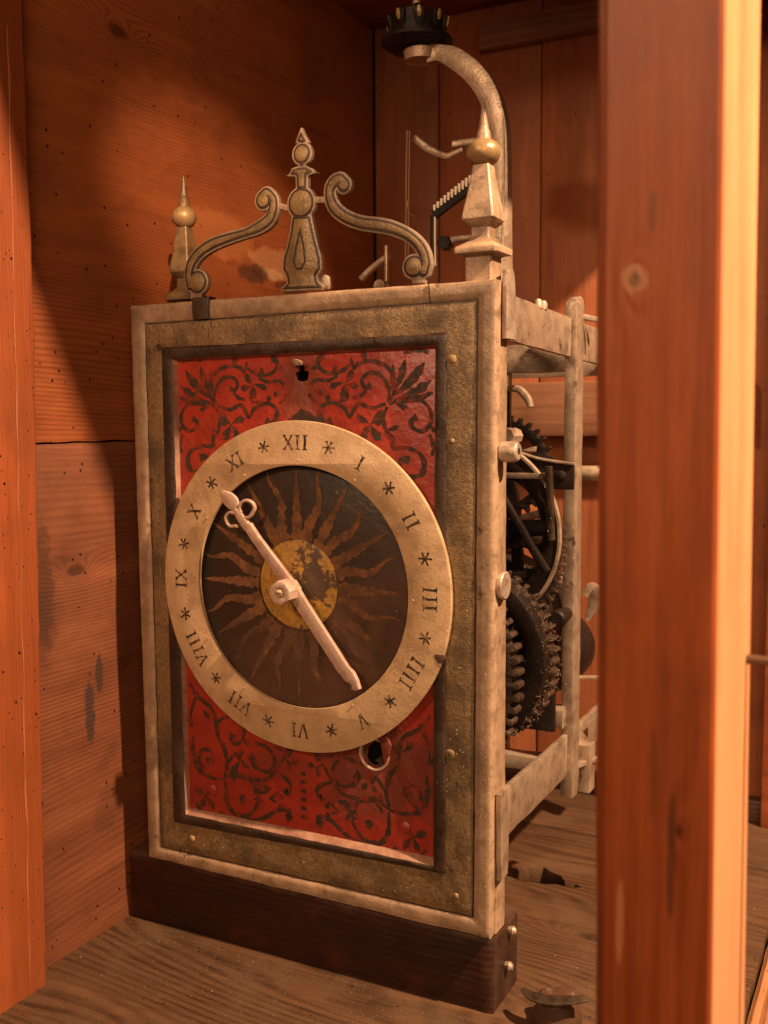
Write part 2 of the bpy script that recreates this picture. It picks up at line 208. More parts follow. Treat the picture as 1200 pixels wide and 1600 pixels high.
M = {}
M['buff'] = metal_paint('buff_painted_iron', (.33,.22,.14), (.25,.16,.095), (.15,.09,.05), 110, .40, .0, .0007, .75, (.085,.045,.026), .5, 700, .18)
M['gold'] = metal_paint('gilt_band', (.25,.160,.075), (.155,.098,.048), (.065,.041,.022), 330, .38, .25, .0011, .8, (.045,.028,.017), .6, 900, .4)
M['dark'] = metal_paint('black_moulding_paint', (.034,.019,.011), (.020,.011,.007), (.055,.031,.017), 200, .42, 0, .0009, .7, None, .35)
M['ledge'] = metal_paint('worn_ledge', (.34,.20,.14), (.26,.13,.085), (.14,.05,.03), 160, .35, 0, .0008, .6)
M['iron'] = metal_paint('bare_iron', (.38,.28,.195), (.27,.185,.125), (.13,.08,.05), 90, .38, .42, .0006, .6, (.07,.035,.02), .5)
M['pale'] = metal_paint('dusty_iron', (.44,.33,.24), (.30,.21,.145), (.13,.08,.05), 150, .42, .45, .0008, .5)
M['hand'] = metal_paint('hand_iron', (.50,.34,.26), (.42,.27,.20), (.24,.13,.095), 150, .34, .3, .0004, .55)
M['black'] = metal_paint('black_greased_iron', (.012,.007,.005), (.007,.004,.003), (.030,.015,.008), 160, .5, .0, .0008, .5, None, .22)
M['ring'] = metal_paint('ivory_dial_paint', (.41,.275,.155), (.34,.22,.115), (.25,.15,.075), 60, .40, 0, .0007, .5, None, .5, 500, .15)
M['gilt'] = metal_paint('gilt_finial', (.33,.215,.10), (.25,.155,.065), (.17,.105,.05), 150, .42, .25, .0006, .5)
M['oldgilt'] = metal_paint('old_gilt', (.17,.105,.048), (.11,.066,.030), (.06,.036,.018), 150, .4, .2, .0008, .6)
M['crest_gold'] = metal_paint('crest_gilt', (.20,.130,.058), (.14,.088,.038), (.085,.052,.024), 260, .4, .2, .001, .6)
M['crest_edge'] = metal_paint('crest_edge_paint', (.26,.185,.125), (.17,.115,.075), (.09,.058,.036), 200, .4, .1, .0008, .6)
def ink_mat():
    t = NT('numeral_ink'); a = t.noise(420, 5, .7); b = t.noise(60, 4, .6)
    f = t.ss(t.math('ADD', a, t.math('MULTIPLY', b, .6)), .80, .98)
    return t.done(t.mix(f, (.030,.016,.010), (.24,.15,.085)), .5, 0, None, .4)
M['ink'] = ink_mat()
M['hole'] = NT('dark_inside').done((.004,.003,.002), .9)
M['lint'] = NT('dust').done((.17,.11,.07), .95)
M['wheel'] = metal_paint('dark_wheel_iron', (.10,.065,.043), (.040,.025,.017), (.15,.10,.065), 160, .36, .6, .0008, .5)
M['string'] = NT('twine').done((.30,.17,.10), .9)
M['tooth'] = NT('lit_tooth_tone').done((.85,.72,.55), .4)  # pale colour stands in for light on the bracket teeth

def red_mat():
    t = NT('red_panel_paint'); xyz = t.sep()
    a = t.noise(45, 6, .65); b = t.noise(190, 4, .6)
    col = t.mix(t.ss(a, .35, .7), (.33,.034,.017), (.22,.023,.013))
    col = t.mix(t.math('MULTIPLY', t.ss(b, .55, .75), .4), col, (.22,.02,.012))
    # brown smoke stain: round the winding hole and under the keyhole
    for cx, cz, rx, rz, amt in ((.215,.105,.052,.036,.85), (.152,.375,.02,.035,.6), (.13,.095,.03,.012,.55), (.19,.08,.03,.02,.5), (.165,.3,.3,.0,0)):
        if amt == 0: continue
        d = t.math('ADD', t.math('POWER', t.math('DIVIDE', t.math('SUBTRACT', xyz[0], cx), rx), 2), t.math('POWER', t.math('DIVIDE', t.math('SUBTRACT', xyz[2], cz), rz), 2))
        d = t.math('ADD', d, t.math('MULTIPLY', t.math('SUBTRACT', t.noise(60, 5, .65), .5), 2.2))
        col = t.mix(t.math('MULTIPLY', t.ss(d, 1.6, .2), amt), col, (.095,.035,.02))
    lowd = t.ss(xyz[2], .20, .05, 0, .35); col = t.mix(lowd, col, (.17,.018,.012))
    chips = t.math('MULTIPLY', t.math('GREATER_THAN', t.noise(330, 3, .6), .735), .6); col = t.mix(chips, col, (.5,.33,.22))
    h = t.math('ADD', t.math('MULTIPLY', a, 1.0), t.math('MULTIPLY', b, .35))
    return t.done(col, .36, 0, t.bump(h, .0011), .5)
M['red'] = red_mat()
def ornament_mat():
    t = NT('ornament_paint'); a = t.noise(130, 6, .7)
    col = t.mix(t.ss(a, .46, .64), (.038,.024,.016), (.20,.024,.013))
    return t.done(col, .36, 0, t.bump(t.noise(200, 4), .0006), .5)
M['orn'] = ornament_mat()
def disc_mat():
    t = NT('dial_disc_paint'); a = t.noise(30, 6, .65); b = t.noise(14, 4, .6, t.map((1,1,1), (1,2,3)))
    col = t.mix(t.ss(a, .35, .68), (.024,.016,.011), (.036,.021,.013))
    xyz = t.sep(); d = t.ss(t.math('ADD', xyz[2], t.math('MULTIPLY', xyz[0], -.5)), .19, .09, 0, .75)
    col = t.mix(t.math('MULTIPLY', d, t.ss(b, .3, .6)), col, (.115,.055,.034))
    ch = t.math('GREATER_THAN', t.noise(260, 3, .6), .74); col = t.mix(t.math('MULTIPLY', ch, .6), col, (.4,.27,.17))
    return t.done(col, .40, 0, t.bump(t.math('ADD', a, t.math('MULTIPLY', t.noise(220, 4), .3)), .0008), .35)
M['disc'] = disc_mat()
def ray_mat():
    t = NT('sun_ray_paint'); a = t.noise(120, 6, .7); b = t.noise(35, 4, .6, t.map((1,1,1), (5,5,5)))
    col = t.mix(t.ss(a, .38, .66), (.175,.072,.026), (.085,.038,.019))
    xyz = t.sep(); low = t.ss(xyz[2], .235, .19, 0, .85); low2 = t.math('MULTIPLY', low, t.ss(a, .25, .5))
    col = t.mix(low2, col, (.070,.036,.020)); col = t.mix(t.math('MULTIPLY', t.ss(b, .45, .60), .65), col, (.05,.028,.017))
    return t.done(col, .42, 0, t.bump(a, .0004), .45)
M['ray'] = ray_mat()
def sun_mat():
    t = NT('sun_face_paint'); xyz = t.sep()
    a = t.noise(75, 8, .72); b = t.noise(240, 5, .65)
    r = t.math('SQRT', t.math('ADD', t.math('POWER', t.math('SUBTRACT', xyz[0], .152), 2), t.math('POWER', t.math('SUBTRACT', xyz[2], .238), 2)))
    g = t.mix(t.ss(b, .35, .65), (.40,.22,.045), (.27,.14,.03))
    lim = t.math('SUBTRACT', a, t.math('MULTIPLY', t.ss(r, .012, .026, 0, 1), .12))
    side = t.ss(xyz[0], .13, .165, 0, .10)
    m = t.ss(t.math('ADD', lim, side), .485, .53)
    col = t.mix(m, g, (.075,.042,.022))
    spk = t.math('GREATER_THAN', t.noise(330, 4, .7), .64); col = t.mix(t.math('MULTIPLY', spk, .8), col, (.04,.025,.015))
    return t.done(col, .40, 0, t.bump(t.math('ADD', a, t.math('MULTIPLY', b, .4)), .0006), .5)
M['sun'] = sun_mat()

WL, WD = (.46,.135,.042), (.27,.062,.018)
M['wall1'] = wood('wall_pine_upper', (.30,.088,.029), (.20,.052,.016), 'y', 'z', 330, 14, .45, .50, .55, (.06,.018,.008), .45, 1, .7, knots=[(.215,.497,.012,9.0),(.02,.66,.010,8)], streak=.35,
   spots=[(.150,.522,.060,.022,(.50,.19,.07),.45), (.245,.508,.05,.016,(.50,.25,.12),.5), (.235,.497,.020,.006,(.60,.38,.22),.45), (.205,.494,.026,.010,(.07,.03,.018),.8), (.27,.487,.03,.007,(.05,.02,.012),.8)])  # paints in the light patch behind the crest, plus worn streaks and knot
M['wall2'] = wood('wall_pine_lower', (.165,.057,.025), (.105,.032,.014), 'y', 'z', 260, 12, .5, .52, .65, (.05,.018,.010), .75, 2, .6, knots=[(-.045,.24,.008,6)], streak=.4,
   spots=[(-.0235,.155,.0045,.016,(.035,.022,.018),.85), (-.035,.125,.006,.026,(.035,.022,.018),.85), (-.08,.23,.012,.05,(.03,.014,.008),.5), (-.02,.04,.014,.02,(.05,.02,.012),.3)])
M['back'] = wood('back_pine', (.36,.118,.046), (.25,.068,.026), 'z', 'x', 380, 4, .4, .5, .25, (.06,.02,.01), .5, 3, .28)
M['back2'] = wood('back_pine_brown', (.29,.100,.042), (.19,.058,.025), 'z', 'x', 380, 4, .4, .5, .25, (.04,.017,.01), .6, 4, .28)
M['rail'] = wood('rail_pine', (.27,.125,.065), (.17,.070,.034), 'x', 'z', 110, 8, .35, .5, .2, (.06,.025,.012), .35, 5, .5)
M['ceil'] = wood('ceiling_pine', (.25,.065,.022), (.15,.034,.011), 'x', 'y', 110, 6, .35, .5, .2, (.05,.02,.01), .35, 6, .5)
M['jamb'] = wood('jamb_pine', (.22,.055,.016), (.145,.032,.010), 'z', 'y', 330, 4, .4, .45, .35, (.08,.03,.012), .4, 7, .35, coat=.05)
M['post'] = wood('post_pine', (.28,.068,.019), (.185,.039,.011), 'z', 'x', 75, 6, .6, .38, .0, (.07,.023,.011), .6, 8, .40, .0010, coat=.12, knots=[(.4046,.4500,.0035,3.0),(.20,.470,.0025,2.0)], streak=.45, saxis='y', spots=[(.4500,.4050,.0046,.0055,(.46,.24,.12),.5),(.4500,.4045,.0022,.0026,(.09,.035,.016),.6),(.4560,.4280,.0012,.008,(.09,.032,.015),.5),(.4600,.22,.0016,.02,(.08,.028,.013),.4),(.4480,.16,.0016,.02,(.45,.2,.09),.5),(.4670,.19,.0018,.028,(.05,.02,.012),.6)])
M['floor'] = wood('floor_board', (.118,.058,.028), (.032,.015,.008), 'x', 'y', 115, 13, .5, .45, .2, (.06,.03,.018), .6, 9, .60, .0010, low=4.0, knots=[(.12,-.13,.010,7.0),(.33,.14,.012,8.0)], streak=.5, dust=(.110,.066,.037))
M['base'] = wood('base_beam', (.034,.011,.006), (.009,.004,.003), 'x', 'z', 200, 5, .5, .38, .0, (.10,.020,.007), .8, 10, .3, .0008)
M['edge'] = wood('post_lit_side_wood', (.66,.30,.14), (.54,.22,.09), 'z', 'y', 90, 4, .3, .5, .0, (.3,.12,.05), .3, 12, .2)  # post wood made paler, painting in the bright light on its side face
M['sliver'] = NT('split_wood').done((.29,.095,.034), .6)
M['sill'] = wood('sill_pine', (.42,.20,.085), (.26,.10,.04), 'y', 'x', 120, 4, .4, .5, .6, (.10,.04,.02), .3, 11, .5, .0012)

# ------------------------------------------------------------------ builders
def link(o, parent=None):
    COL.objects.link(o)
    if parent is not None:
        o.parent = parent; bpy.context.view_layer.update() if False else None
        pm = parent.get('_loc'); loc = Vector(pm) if pm is not None else Vector((0,0,0))
        o.matrix_parent_inverse = Matrix.Translation(-loc)
    return o
def mesh(name, verts, faces, mat, parent=None, smooth=30):
    me = bpy.data.meshes.new(name); me.from_pydata([tuple(v) for v in verts], [], faces); me.validate()
    bm = bmesh.new(); bm.from_mesh(me); bmesh.ops.recalc_face_normals(bm, faces=bm.faces); bm.to_mesh(me); bm.free()
    me.materials.append(mat)
    if smooth:
        me.polygons.foreach_set('use_smooth', [True]*len(me.polygons)); me.set_sharp_from_angle(angle=math.radians(smooth))
    o = bpy.data.objects.new(name, me); return link(o, parent)
def thing(name, loc, label, cat, group=None):
    o = bpy.data.objects.new(name, None); o.empty_display_size = .02; COL.objects.link(o); o.location = loc
    o['label'] = label; o['category'] = cat; o['_loc'] = tuple(loc)
    if group: o['group'] = group
    return o
def tag(o, label, cat, group=None):
    o['label'] = label; o['category'] = cat
    if group: o['group'] = group
    return o
def crom(P, n=6):
    P = [np.array(p, float) for p in P]
    if len(P) < 3: 
        return [P[0]+(P[-1]-P[0])*i/n for i in range(n+1)]
    Q = [2*P[0]-P[1]] + P + [2*P[-1]-P[-2]]; out = []
    for i in range(1, len(Q)-2):
        for k in range(n):
            t = k/n; a, b, c, d = Q[i-1], Q[i], Q[i+1], Q[i+2]
            out.append(.5*((2*b)+(c-a)*t+(2*a-5*b+4*c-d)*t*t+(3*b-a-3*c+d)*t**3))
    out.append(P[-1]); return out
def jit(v, amp, sc=60):
    n = noise.noise_vector(Vector(v)*sc); return (v[0]+n.x*amp, v[1]+n.y*amp, v[2]+n.z*amp)
def sweep(name, P, mat, parent=None, side=(0,1,0), bev=.16, jitter=.0003, n=4, smooth=28, curve=True):
    """P: list of (x,y,z,a,b): a half width along `side`, b half height across it; rounded rectangular section"""
    Q = crom(P, n) if curve else [np.array(p, float) for p in P]
    V = []; F = []; m = 12
    for i, q in enumerate(Q):
        a = Q[max(i-1,0)]; b = Q[min(i+1,len(Q)-1)]; T = Vector((b-a)[:3]).normalized()
        s = Vector(side); s = (s - T*s.dot(T)).normalized(); u = s.cross(T)
        A, B = max(q[3], 1e-5), max(q[4], 1e-5); r = bev*min(A, B)
        for sx, sy in ((1,1),(-1,1),(-1,-1),(1,-1)):
            seq = ((A, B-r), (A-r*.3, B-r*.3), (A-r, B)) if sx*sy > 0 else ((A-r, B), (A-r*.3, B-r*.3), (A, B-r))
            for (e, f) in seq:
                p = Vector(q[:3]) + s*(sx*e) + u*(sy*f); V.append(jit(p, jitter))
    for i in range(len(Q)-1):
        for k in range(m): F.append((i*m+k, i*m+(k+1)%m, (i+1)*m+(k+1)%m, (i+1)*m+k))
    F.append(tuple(range(m-1,-1,-1))); F.append(tuple((len(Q)-1)*m+k for k in range(m)))
    return mesh(name, V, F, mat, parent, smooth)
def bar(name, p0, p1, a, b, mat, parent=None, side=(0,1,0), n=14, jitter=.0004, bev=.14, taper=1.0):
    P = [tuple(p0[i]+(p1[i]-p0[i])*k/n for i in range(3)) + (a*(1+(taper-1)*k/n), b*(1+(taper-1)*k/n)) for k in range(n+1)]
    return sweep(name, P, mat, parent, side, bev, jitter, curve=False)
def box(name, x0, x1, y0, y1, z0, z1, mat, parent=None, bev=.001, n=14, jitter=.0004):
    d = (x1-x0, y1-y0, z1-z0); k = d.index(max(d)); c = ((x0+x1)/2, (y0+y1)/2, (z0+z1)/2)
    p0 = list(c); p1 = list(c); p0[k] -= d[k]/2; p1[k] += d[k]/2
    side = [0,0,0]; j = (k+1) % 3; side[j] = 1; l = (k+2) % 3
    return bar(name, p0, p1, d[j]/2, d[l]/2, mat, parent, side, n, jitter, min(.9, bev/(min(d[j], d[l])/2)))
def lathe(name, prof, c, mat, parent=None, axis='z', seg=28, jitter=.0002, square=False, ob=1.0):
    """prof: (t, r) pairs along the axis"""
    V = []; F = []
    if square: 
        b = .12; base = [(1,1-b),(1-b,1),(-1+b,1),(-1,1-b),(-1,-1+b),(-1+b,-1),(1-b,-1),(1,-1+b)]
    else: base = [(math.cos(2*PI*k/seg), math.sin(2*PI*k/seg)) for k in range(seg)]
    m = len(base)
    for t, r in prof:
        for e, f in base:
            if axis == 'z': p = (c[0]+e*r, c[1]+f*r, c[2]+t)
            elif axis == 'y': p = (c[0]+e*r, c[1]+t, c[2]+f*r)
            else: p = (c[0]+t, c[1]+e*r, c[2]+f*r)
            V.append(jit(p, jitter))
    for i in range(len(prof)-1):
        for k in range(m): F.append((i*m+k, i*m+(k+1)%m, (i+1)*m+(k+1)%m, (i+1)*m+k))
    F.append(tuple(range(m))); F.append(tuple((len(prof)-1)*m+k for k in range(m)))
    return mesh(name, V, F, mat, parent, 35)
def extrude(name, loops, lo, hi, mat, parent=None, plane='xz', bev=.0004, smooth=35, jitter=0.0):
    """closed 2-D loops (holes allowed) extruded from lo to hi along the third axis"""
    cu = bpy.data.curves.new(name, 'CURVE'); cu.dimensions = '2D'; cu.fill_mode = 'BOTH'
    for L in loops:
        sp = cu.splines.new('POLY'); sp.points.add(len(L)-1); sp.use_cyclic_u = True
        for p, q in zip(sp.points, L): p.co = (q[0], q[1], 0, 1)
    cu.extrude = abs(hi-lo)/2 - bev; cu.bevel_depth = bev; cu.bevel_resolution = 1; cu.offset = -bev
    o = bpy.data.objects.new('t', cu); COL.objects.link(o)
    dg = bpy.context.evaluated_depsgraph_get(); me = bpy.data.meshes.new_from_object(o.evaluated_get(dg))
    bpy.data.objects.remove(o); bpy.data.curves.remove(cu)
    mid = (lo+hi)/2
    for v in me.vertices:
        a, b, c = v.co
        p = {'xz': (a, mid-c, b), 'xy': (a, b, mid+c), 'yz': (mid+c, a, b)}[plane]
        v.co = jit(p, jitter) if jitter else p
    bm = bmesh.new(); bm.from_mesh(me); bmesh.ops.remove_doubles(bm, verts=bm.verts, dist=1e-6)
    bmesh.ops.recalc_face_normals(bm, faces=bm.faces); bm.to_mesh(me); bm.free()
    me.name = name; me.materials.clear(); me.materials.append(mat)
    k_ = {'xz': 1, 'xy': 2, 'yz': 0}[plane]
    me.polygons.foreach_set('use_smooth', [abs(p.normal[k_]) < .97 for p in me.polygons]); me.set_sharp_from_angle(angle=math.radians(smooth))
    return link(bpy.data.objects.new(name, me), parent)
def circ(cx, cz, r, n=64, ph=0, wob=0.0):
    return [(cx+r*(1+wob*noise.noise(Vector((math.cos(2*PI*k/n)*2, math.sin(2*PI*k/n)*2, cx*50))))*math.cos(2*PI*k/n+ph), cz+r*(1+wob*noise.noise(Vector((math.cos(2*PI*k/n)*2, math.sin(2*PI*k/n)*2, cx*50))))*math.sin(2*PI*k/n+ph)) for k in range(n)]

# signed-distance outlines: union of strokes, discs and polygons, traced at any inset
def sdf_grid(strokes, discs, polys, h=.0005):
    pts = [(p[0], p[1], p[2]) for s in strokes for p in s] + [tuple(d) for d in discs] + [(p[0], p[1], .002) for q in polys for p in q]
    x0 = min(p[0]-p[2] for p in pts)-.003; x1 = max(p[0]+p[2] for p in pts)+.003
    z0 = min(p[1]-p[2] for p in pts)-.003; z1 = max(p[1]+p[2] for p in pts)+.003
    X, Z = np.meshgrid(np.arange(x0, x1, h), np.arange(z0, z1, h), indexing='ij'); D = np.full(X.shape, 1.0)
    for s in strokes:
        Q = crom(s, 5)
        for a, b in zip(Q[:-1], Q[1:]):
            dx, dz = b[0]-a[0], b[1]-a[1]; L = dx*dx+dz*dz+1e-12
            t = np.clip(((X-a[0])*dx+(Z-a[1])*dz)/L, 0, 1)
            D = np.minimum(D, np.hypot(X-a[0]-t*dx, Z-a[1]-t*dz)-(a[2]+t*(b[2]-a[2])))
    for d in discs: D = np.minimum(D, np.hypot(X-d[0], Z-d[1])-d[2])
    for q in polys:
        n = len(q); dd = np.full(X.shape, 1.0); ins = np.zeros(X.shape, bool)
        for i in range(n):
            a, b = q[i], q[(i+1)%n]; dx, dz = b[0]-a[0], b[1]-a[1]; L = dx*dx+dz*dz+1e-12
            t = np.clip(((X-a[0])*dx+(Z-a[1])*dz)/L, 0, 1); dd = np.minimum(dd, np.hypot(X-a[0]-t*dx, Z-a[1]-t*dz))
            c = (a[1] > Z) != (b[1] > Z)
            with np.errstate(divide='ignore', invalid='ignore'): xi = a[0]+(Z-a[1])*dx/(dz if dz else 1e-12)
            ins ^= c & (X < xi)
        D = np.minimum(D, np.where(ins, -dd, dd))
    return X, Z, D
def contours(G, lev, minlen=12):
    X, Z, D = G; D = D - lev; I = D < 0; seg = {}
    def ip(i, j, k, l):
        a, b = D[i, j], D[k, l]; t = a/(a-b); return (X[i, j]+t*(X[k, l]-X[i, j]), Z[i, j]+t*(Z[k, l]-Z[i, j]))
    nx, nz = D.shape; pos = {}
    mixed = (I[:-1,:-1] != I[1:,:-1]) | (I[:-1,:-1] != I[:-1,1:]) | (I[:-1,:-1] != I[1:,1:])
    for i, j in zip(*np.nonzero(mixed)):
        cs = ((i, j), (i+1, j), (i+1, j+1), (i, j+1)); ed = []
        for e in range(4):
            a, b = cs[e], cs[(e+1)%4]
            if I[a] != I[b]:
                key = (min(a, b), max(a, b)); pos[key] = ip(*key[0], *key[1]); ed.append((key, bool(I[a])))
        ins = [k for k, f in ed if f]; out = [k for k, f in ed if not f]
        for a, b in zip(ins, out): seg[a] = b
    loops = []
    while seg:
        s = next(iter(seg)); L = []; k = s
        while k in seg: L.append(pos[k]); k = seg.pop(k)
        if len(L) > minlen:
            m = len(L); L = [((L[i-1][0]+2*L[i][0]+L[(i+1)%m][0])/4, (L[i-1][1]+2*L[i][1]+L[(i+1)%m][1])/4) for i in range(m)]
            loops.append(L[::2] if m > 40 else L)
    return loops
_z = [0]
def ribbon(s, mx=None, k=0, y=0, name='ribbon', mat=None, parent=None):
    Q = crom(s, 6); V = []; F = []
    for i, q in enumerate(Q):
        a = Q[max(i-1,0)]; b = Q[min(i+1,len(Q)-1)]; dx, dz = b[0]-a[0], b[1]-a[1]; l = math.hypot(dx, dz)+1e-9
        w = q[2]*(1+.55*noise.noise(Vector((q[0]*260, q[1]*260, 0))))
        for sg in (1, -1):
            x, z = q[0]-sg*dz/l*w, q[1]+sg*dx/l*w
            V.append(((2*mx-x) if mx is not None else x, y-.00008-.0000025*k, z))
    for i in range(len(Q)-1): F.append((2*i, 2*i+1, 2*i+3, 2*i+2))
    return mesh(name, V, F, mat, parent, 0)
_k = [0]
def ribbon_mesh(name, strokes, leaves, dots, y, mat, parent, mirror=None, wide=1.0):
    for mx in [None] + ([mirror] if mirror is not None else []):
        for s in strokes:
            _k[0] += 1; ribbon([(p[0], p[1], p[2]*wide) for p in s], mx, _k[0] % 90, y, name, mat, parent)
        for (a, b), w in leaves:
            s = []
            for t in np.linspace(0, 1, 9):
                bow = math.sin(t*PI)*.12; dx, dz = b[0]-a[0], b[1]-a[1]
                s.append((a[0]+dx*t-dz*bow*.5, a[1]+dz*t+dx*bow*.5, w*1.0*max(.06, math.sin(PI*t**1.5)**.8 if t < 1 else .05)))
            _k[0] += 1; ribbon(s, mx, _k[0] % 90, y, 'painted_leaf', mat, parent)
        for d in dots:
            s = [(d[0], d[1]+d[2]*math.cos(a), d[2]*max(.05, math.sin(a))) for a in np.linspace(0.02, PI-.02, 9)]
            _k[0] += 1; ribbon(s, mx, _k[0] % 90, y, 'painted_dot', mat, parent)

# ================================================================== SETTING
FZ = -.0586
fl = thing('floor', (.2, 0, FZ), '', ''); del fl['label']; del fl['category']; fl['kind'] = 'structure'
rnd = random.Random(3)
hole = []
for a, b in ((.236,.214),(.246,.209),(.256,.213),(.266,.214),(.276,.219),(.287,.217),(.297,.222),(.290,.227),(.281,.226),(.274,.236),(.264,.240),(.254,.247),(.245,.243),(.238,.236),(.232,.224)): hole.append((a, b))
front = [(-.05,-.32),(.452,-.32)] + [(.452+.0012*noise.noise(Vector((t*90,0,0))), t) for t in np.linspace(-.3,.30,40)] + [(.40+ (0-.40)*0, .313)][:0]
seam = [(x, .462-.5*x+.0012*noise.noise(Vector((x*80,3,0)))) for x in np.linspace(.455,-.05,60)]
seam = [(x, min(y, .46)) for x, y in seam]
seam = [(x, .335-.03*(x-.2)+.0012*noise.noise(Vector((x*80,3,0)))) for x in np.linspace(.452,-.05,60)]
extrude('floor_board', [[(-.05,-.32),(.452,-.32)] + [(.4535+.0015*noise.noise(Vector((t*90,0,0))), t) for t in np.linspace(-.3,.32,50)] + seam, hole], FZ-.02, FZ, M['floor'], fl, 'xy', .0012)
seam2 = [(x, y+.0022+.0012*abs(noise.noise(Vector((x*60,9,0))))) for x, y in seam[::-1]]
extrude('floor_board', [seam2 + [(.4535,.47),(-.05,.47)]], FZ-.02, FZ+.002, M['floor'], fl, 'xy', .0015)
box('floor_bearer', -.05, .6, -.32, .5, FZ-.06, FZ-.04, M['base'], fl, .001, 4)

lw = thing('side_wall', (-.036, .1, FZ), '', ''); del lw['label']; del lw['category']; lw['kind'] = 'structure'
zc = [(y, .3372+.0012*noise.noise(Vector((y*70,1,0)))) for y in np.linspace(-.27,.452,70)]
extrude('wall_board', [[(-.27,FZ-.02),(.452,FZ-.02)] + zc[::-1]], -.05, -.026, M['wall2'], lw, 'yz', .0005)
zc2 = [(y, z+.0013+.0008*noise.noise(Vector((y*110,5,0)))) for y, z in zc]
extrude('wall_board', [[(.452,.82),(-.27,.82)] + zc2], -.05, -.0262, M['wall1'], lw, 'yz', .0005)
box('wall_backing', -.056, -.052, -.27, .45, FZ, .82, M['hole'], lw, .0005, 3, 0)

bw = thing('back_wall', (.2, .46, FZ), '', ''); del bw['label']; del bw['category']; bw['kind'] = 'structure'
xs = [-.026, .0555, .176, .29, .385, .50]
for i in range(5):
    box('back_board', xs[i]+.0009, xs[i+1]-.0009, .4555+.0015*(i%2), .475, FZ-.01, .82, M['back2'] if i == 0 else M['back'], bw, .0012, 20, .0004)
box('wall_backing', -.04, .5, .478, .482, FZ, .82, M['hole'], bw, .0005, 3, 0)
box('top_rail', .110, .40, .4400, .4552, .752, .780, M['rail'], bw, .0015)
box('middle_rail', .150, .40, .420, .4552, .335, .392, M['rail'], bw, .002, 20, .0008)
box('skirting_rail', .05, .43, .438, .4552, FZ, FZ+.024, M['base'], bw, .002, 20, .0008)
ce = thing('ceiling', (.2, .1, .8), '', ''); del ce['label']; del ce['category']; ce['kind'] = 'structure'
for i in range(3):
    box('ceiling_board', -.03, .47, .02+.151*i+.0008, .02+.151*(i+1)-.0008, .800, .815, M['ceil'], ce, .001, 14)

hr_ = thing('shadow_header', (.45, .2, .71), '', ''); del hr_['label']; del hr_['category']; hr_['kind'] = 'structure'  # unseen header, its slanted front end shaped to cast the wall shadow
extrude('shadow_header_board', [[(-.051,.708),(.4545,.708),(.4545,1.3),(-.16,1.3),(-.205,1.10),(-.16,.98),(-.128,.878),(-.1115,.833)]], .432, .468, M['ceil'], hr_, 'yz', .001)

jb = thing('door_jamb', (-.03,-.18,FZ), 'tall orange pine jamb at the left edge, split and worm-eaten', 'door jamb')
def jambsec():
    V = []; F = []; N = 90
    for i in range(N+1):
        z = FZ-.02+(.88)*i/N; e = .0012*noise.noise(Vector((z*30, 2, 0)))+.0008*noise.noise(Vector((z*120, 7, 0)))
        yb = -.0925 - .012*max(0, (.45-z))/.5*1.0 + e; xf = -.0100
        V += [(-.045, -.27, z), (xf, -.27, z), (xf, yb-.0022, z), (xf-.0015, yb, z), (-.045, yb, z)]
    for i in range(N):
        for k in range(5): F.append((i*5+k, i*5+(k+1)%5, (i+1)*5+(k+1)%5, (i+1)*5+k))
    F.append((0,1,2,3,4)); F.append(tuple(N*5+k for k in range(5)))
    return V, F
V, F = jambsec(); mesh('upright', V, F, M['jamb'], jb, 25)
# long split sliver running down the jamb
spl = []
for i in range(46):
    z = .62-.016*i; yy = -.108-.014*(i/45)+.0018*noise.noise(Vector((z*25,0,4)))
    spl.append((-.0098, yy, z, 0.0006*(.25+abs(noise.noise(Vector((z*18,4,1))))*2.2), .0003))
sweep('split_edge', spl, M['sliver'], jb, (0,1,0), .5, .0001, 2)

ps = thing('door_post', (.46,-.2,FZ), 'broad blurred orange pine post standing in front of the clock mechanism', 'door post')
def leanbox(name, x0, x1, y0, y1, mat, rag=0, ch=.0015):
    V = []; F = []; N = 70
    for i in range(N+1):
        z = -.25+1.1*i/N; s = -.0098*(z-.315)
        e = rag*noise.noise(Vector((z*14, 5, x0*10))); 
        sec = [(x0+s+e+ch, y0), (x1+s-ch, y0), (x1+s, y0+ch), (x1+s, y1), (x0+s+e, y1), (x0+s+e, y0+ch)]
        V += [(a, b, z) for a, b in sec]
    for i in range(N):
        for k in range(6): F.append((i*6+k, i*6+(k+1)%6, (i+1)*6+(k+1)%6, (i+1)*6+k))
    F.append(tuple(range(6))); F.append(tuple(N*6+k for k in range(6)))
    return mesh(name, V, F, mat, ps, 25)
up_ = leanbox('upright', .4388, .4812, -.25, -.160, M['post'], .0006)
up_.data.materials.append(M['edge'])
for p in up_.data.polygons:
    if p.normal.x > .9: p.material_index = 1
leanbox('door_stop', .4345, .4470, -.242, -.200, M['post'], .0012)

cp = thing('corner_post', (.45,.44,FZ), 'dark corner post at the back right beyond the orange door post', 'corner post')
box('upright', .421, .47, .425, .4552, FZ+.002, .80, M['ceil'], cp, .002, 24, .0006)
sl = thing('sill_rail', (.47,.1,FZ-.01), 'pale worm-eaten pine rail along the right edge of the floor', 'rail')
V = []; F = []; N = 120; prof = [(.4555,-.016),(.4555,-.004),(.4585,-.0015),(.463,-.0035),(.467,-.001),(.50,-.0015),(.50,-.016)]
for i in range(N+1):
    y = -.3+.74*i/N
    for k, (x, z) in enumerate(prof):
        e = .0022*noise.noise(Vector((y*60, k*1.7, 0))) if 0 < k < 5 else 0
        V.append((x+e*.5, y, FZ+z+e))
for i in range(N):
    for k in range(7): F.append((i*7+k, i*7+(k+1)%7, (i+1)*7+(k+1)%7, (i+1)*7+k))
F.append(tuple(range(7))); F.append(tuple(N*7+k for k in range(7)))
mesh('rail', V, F, M['sill'], sl, 30)

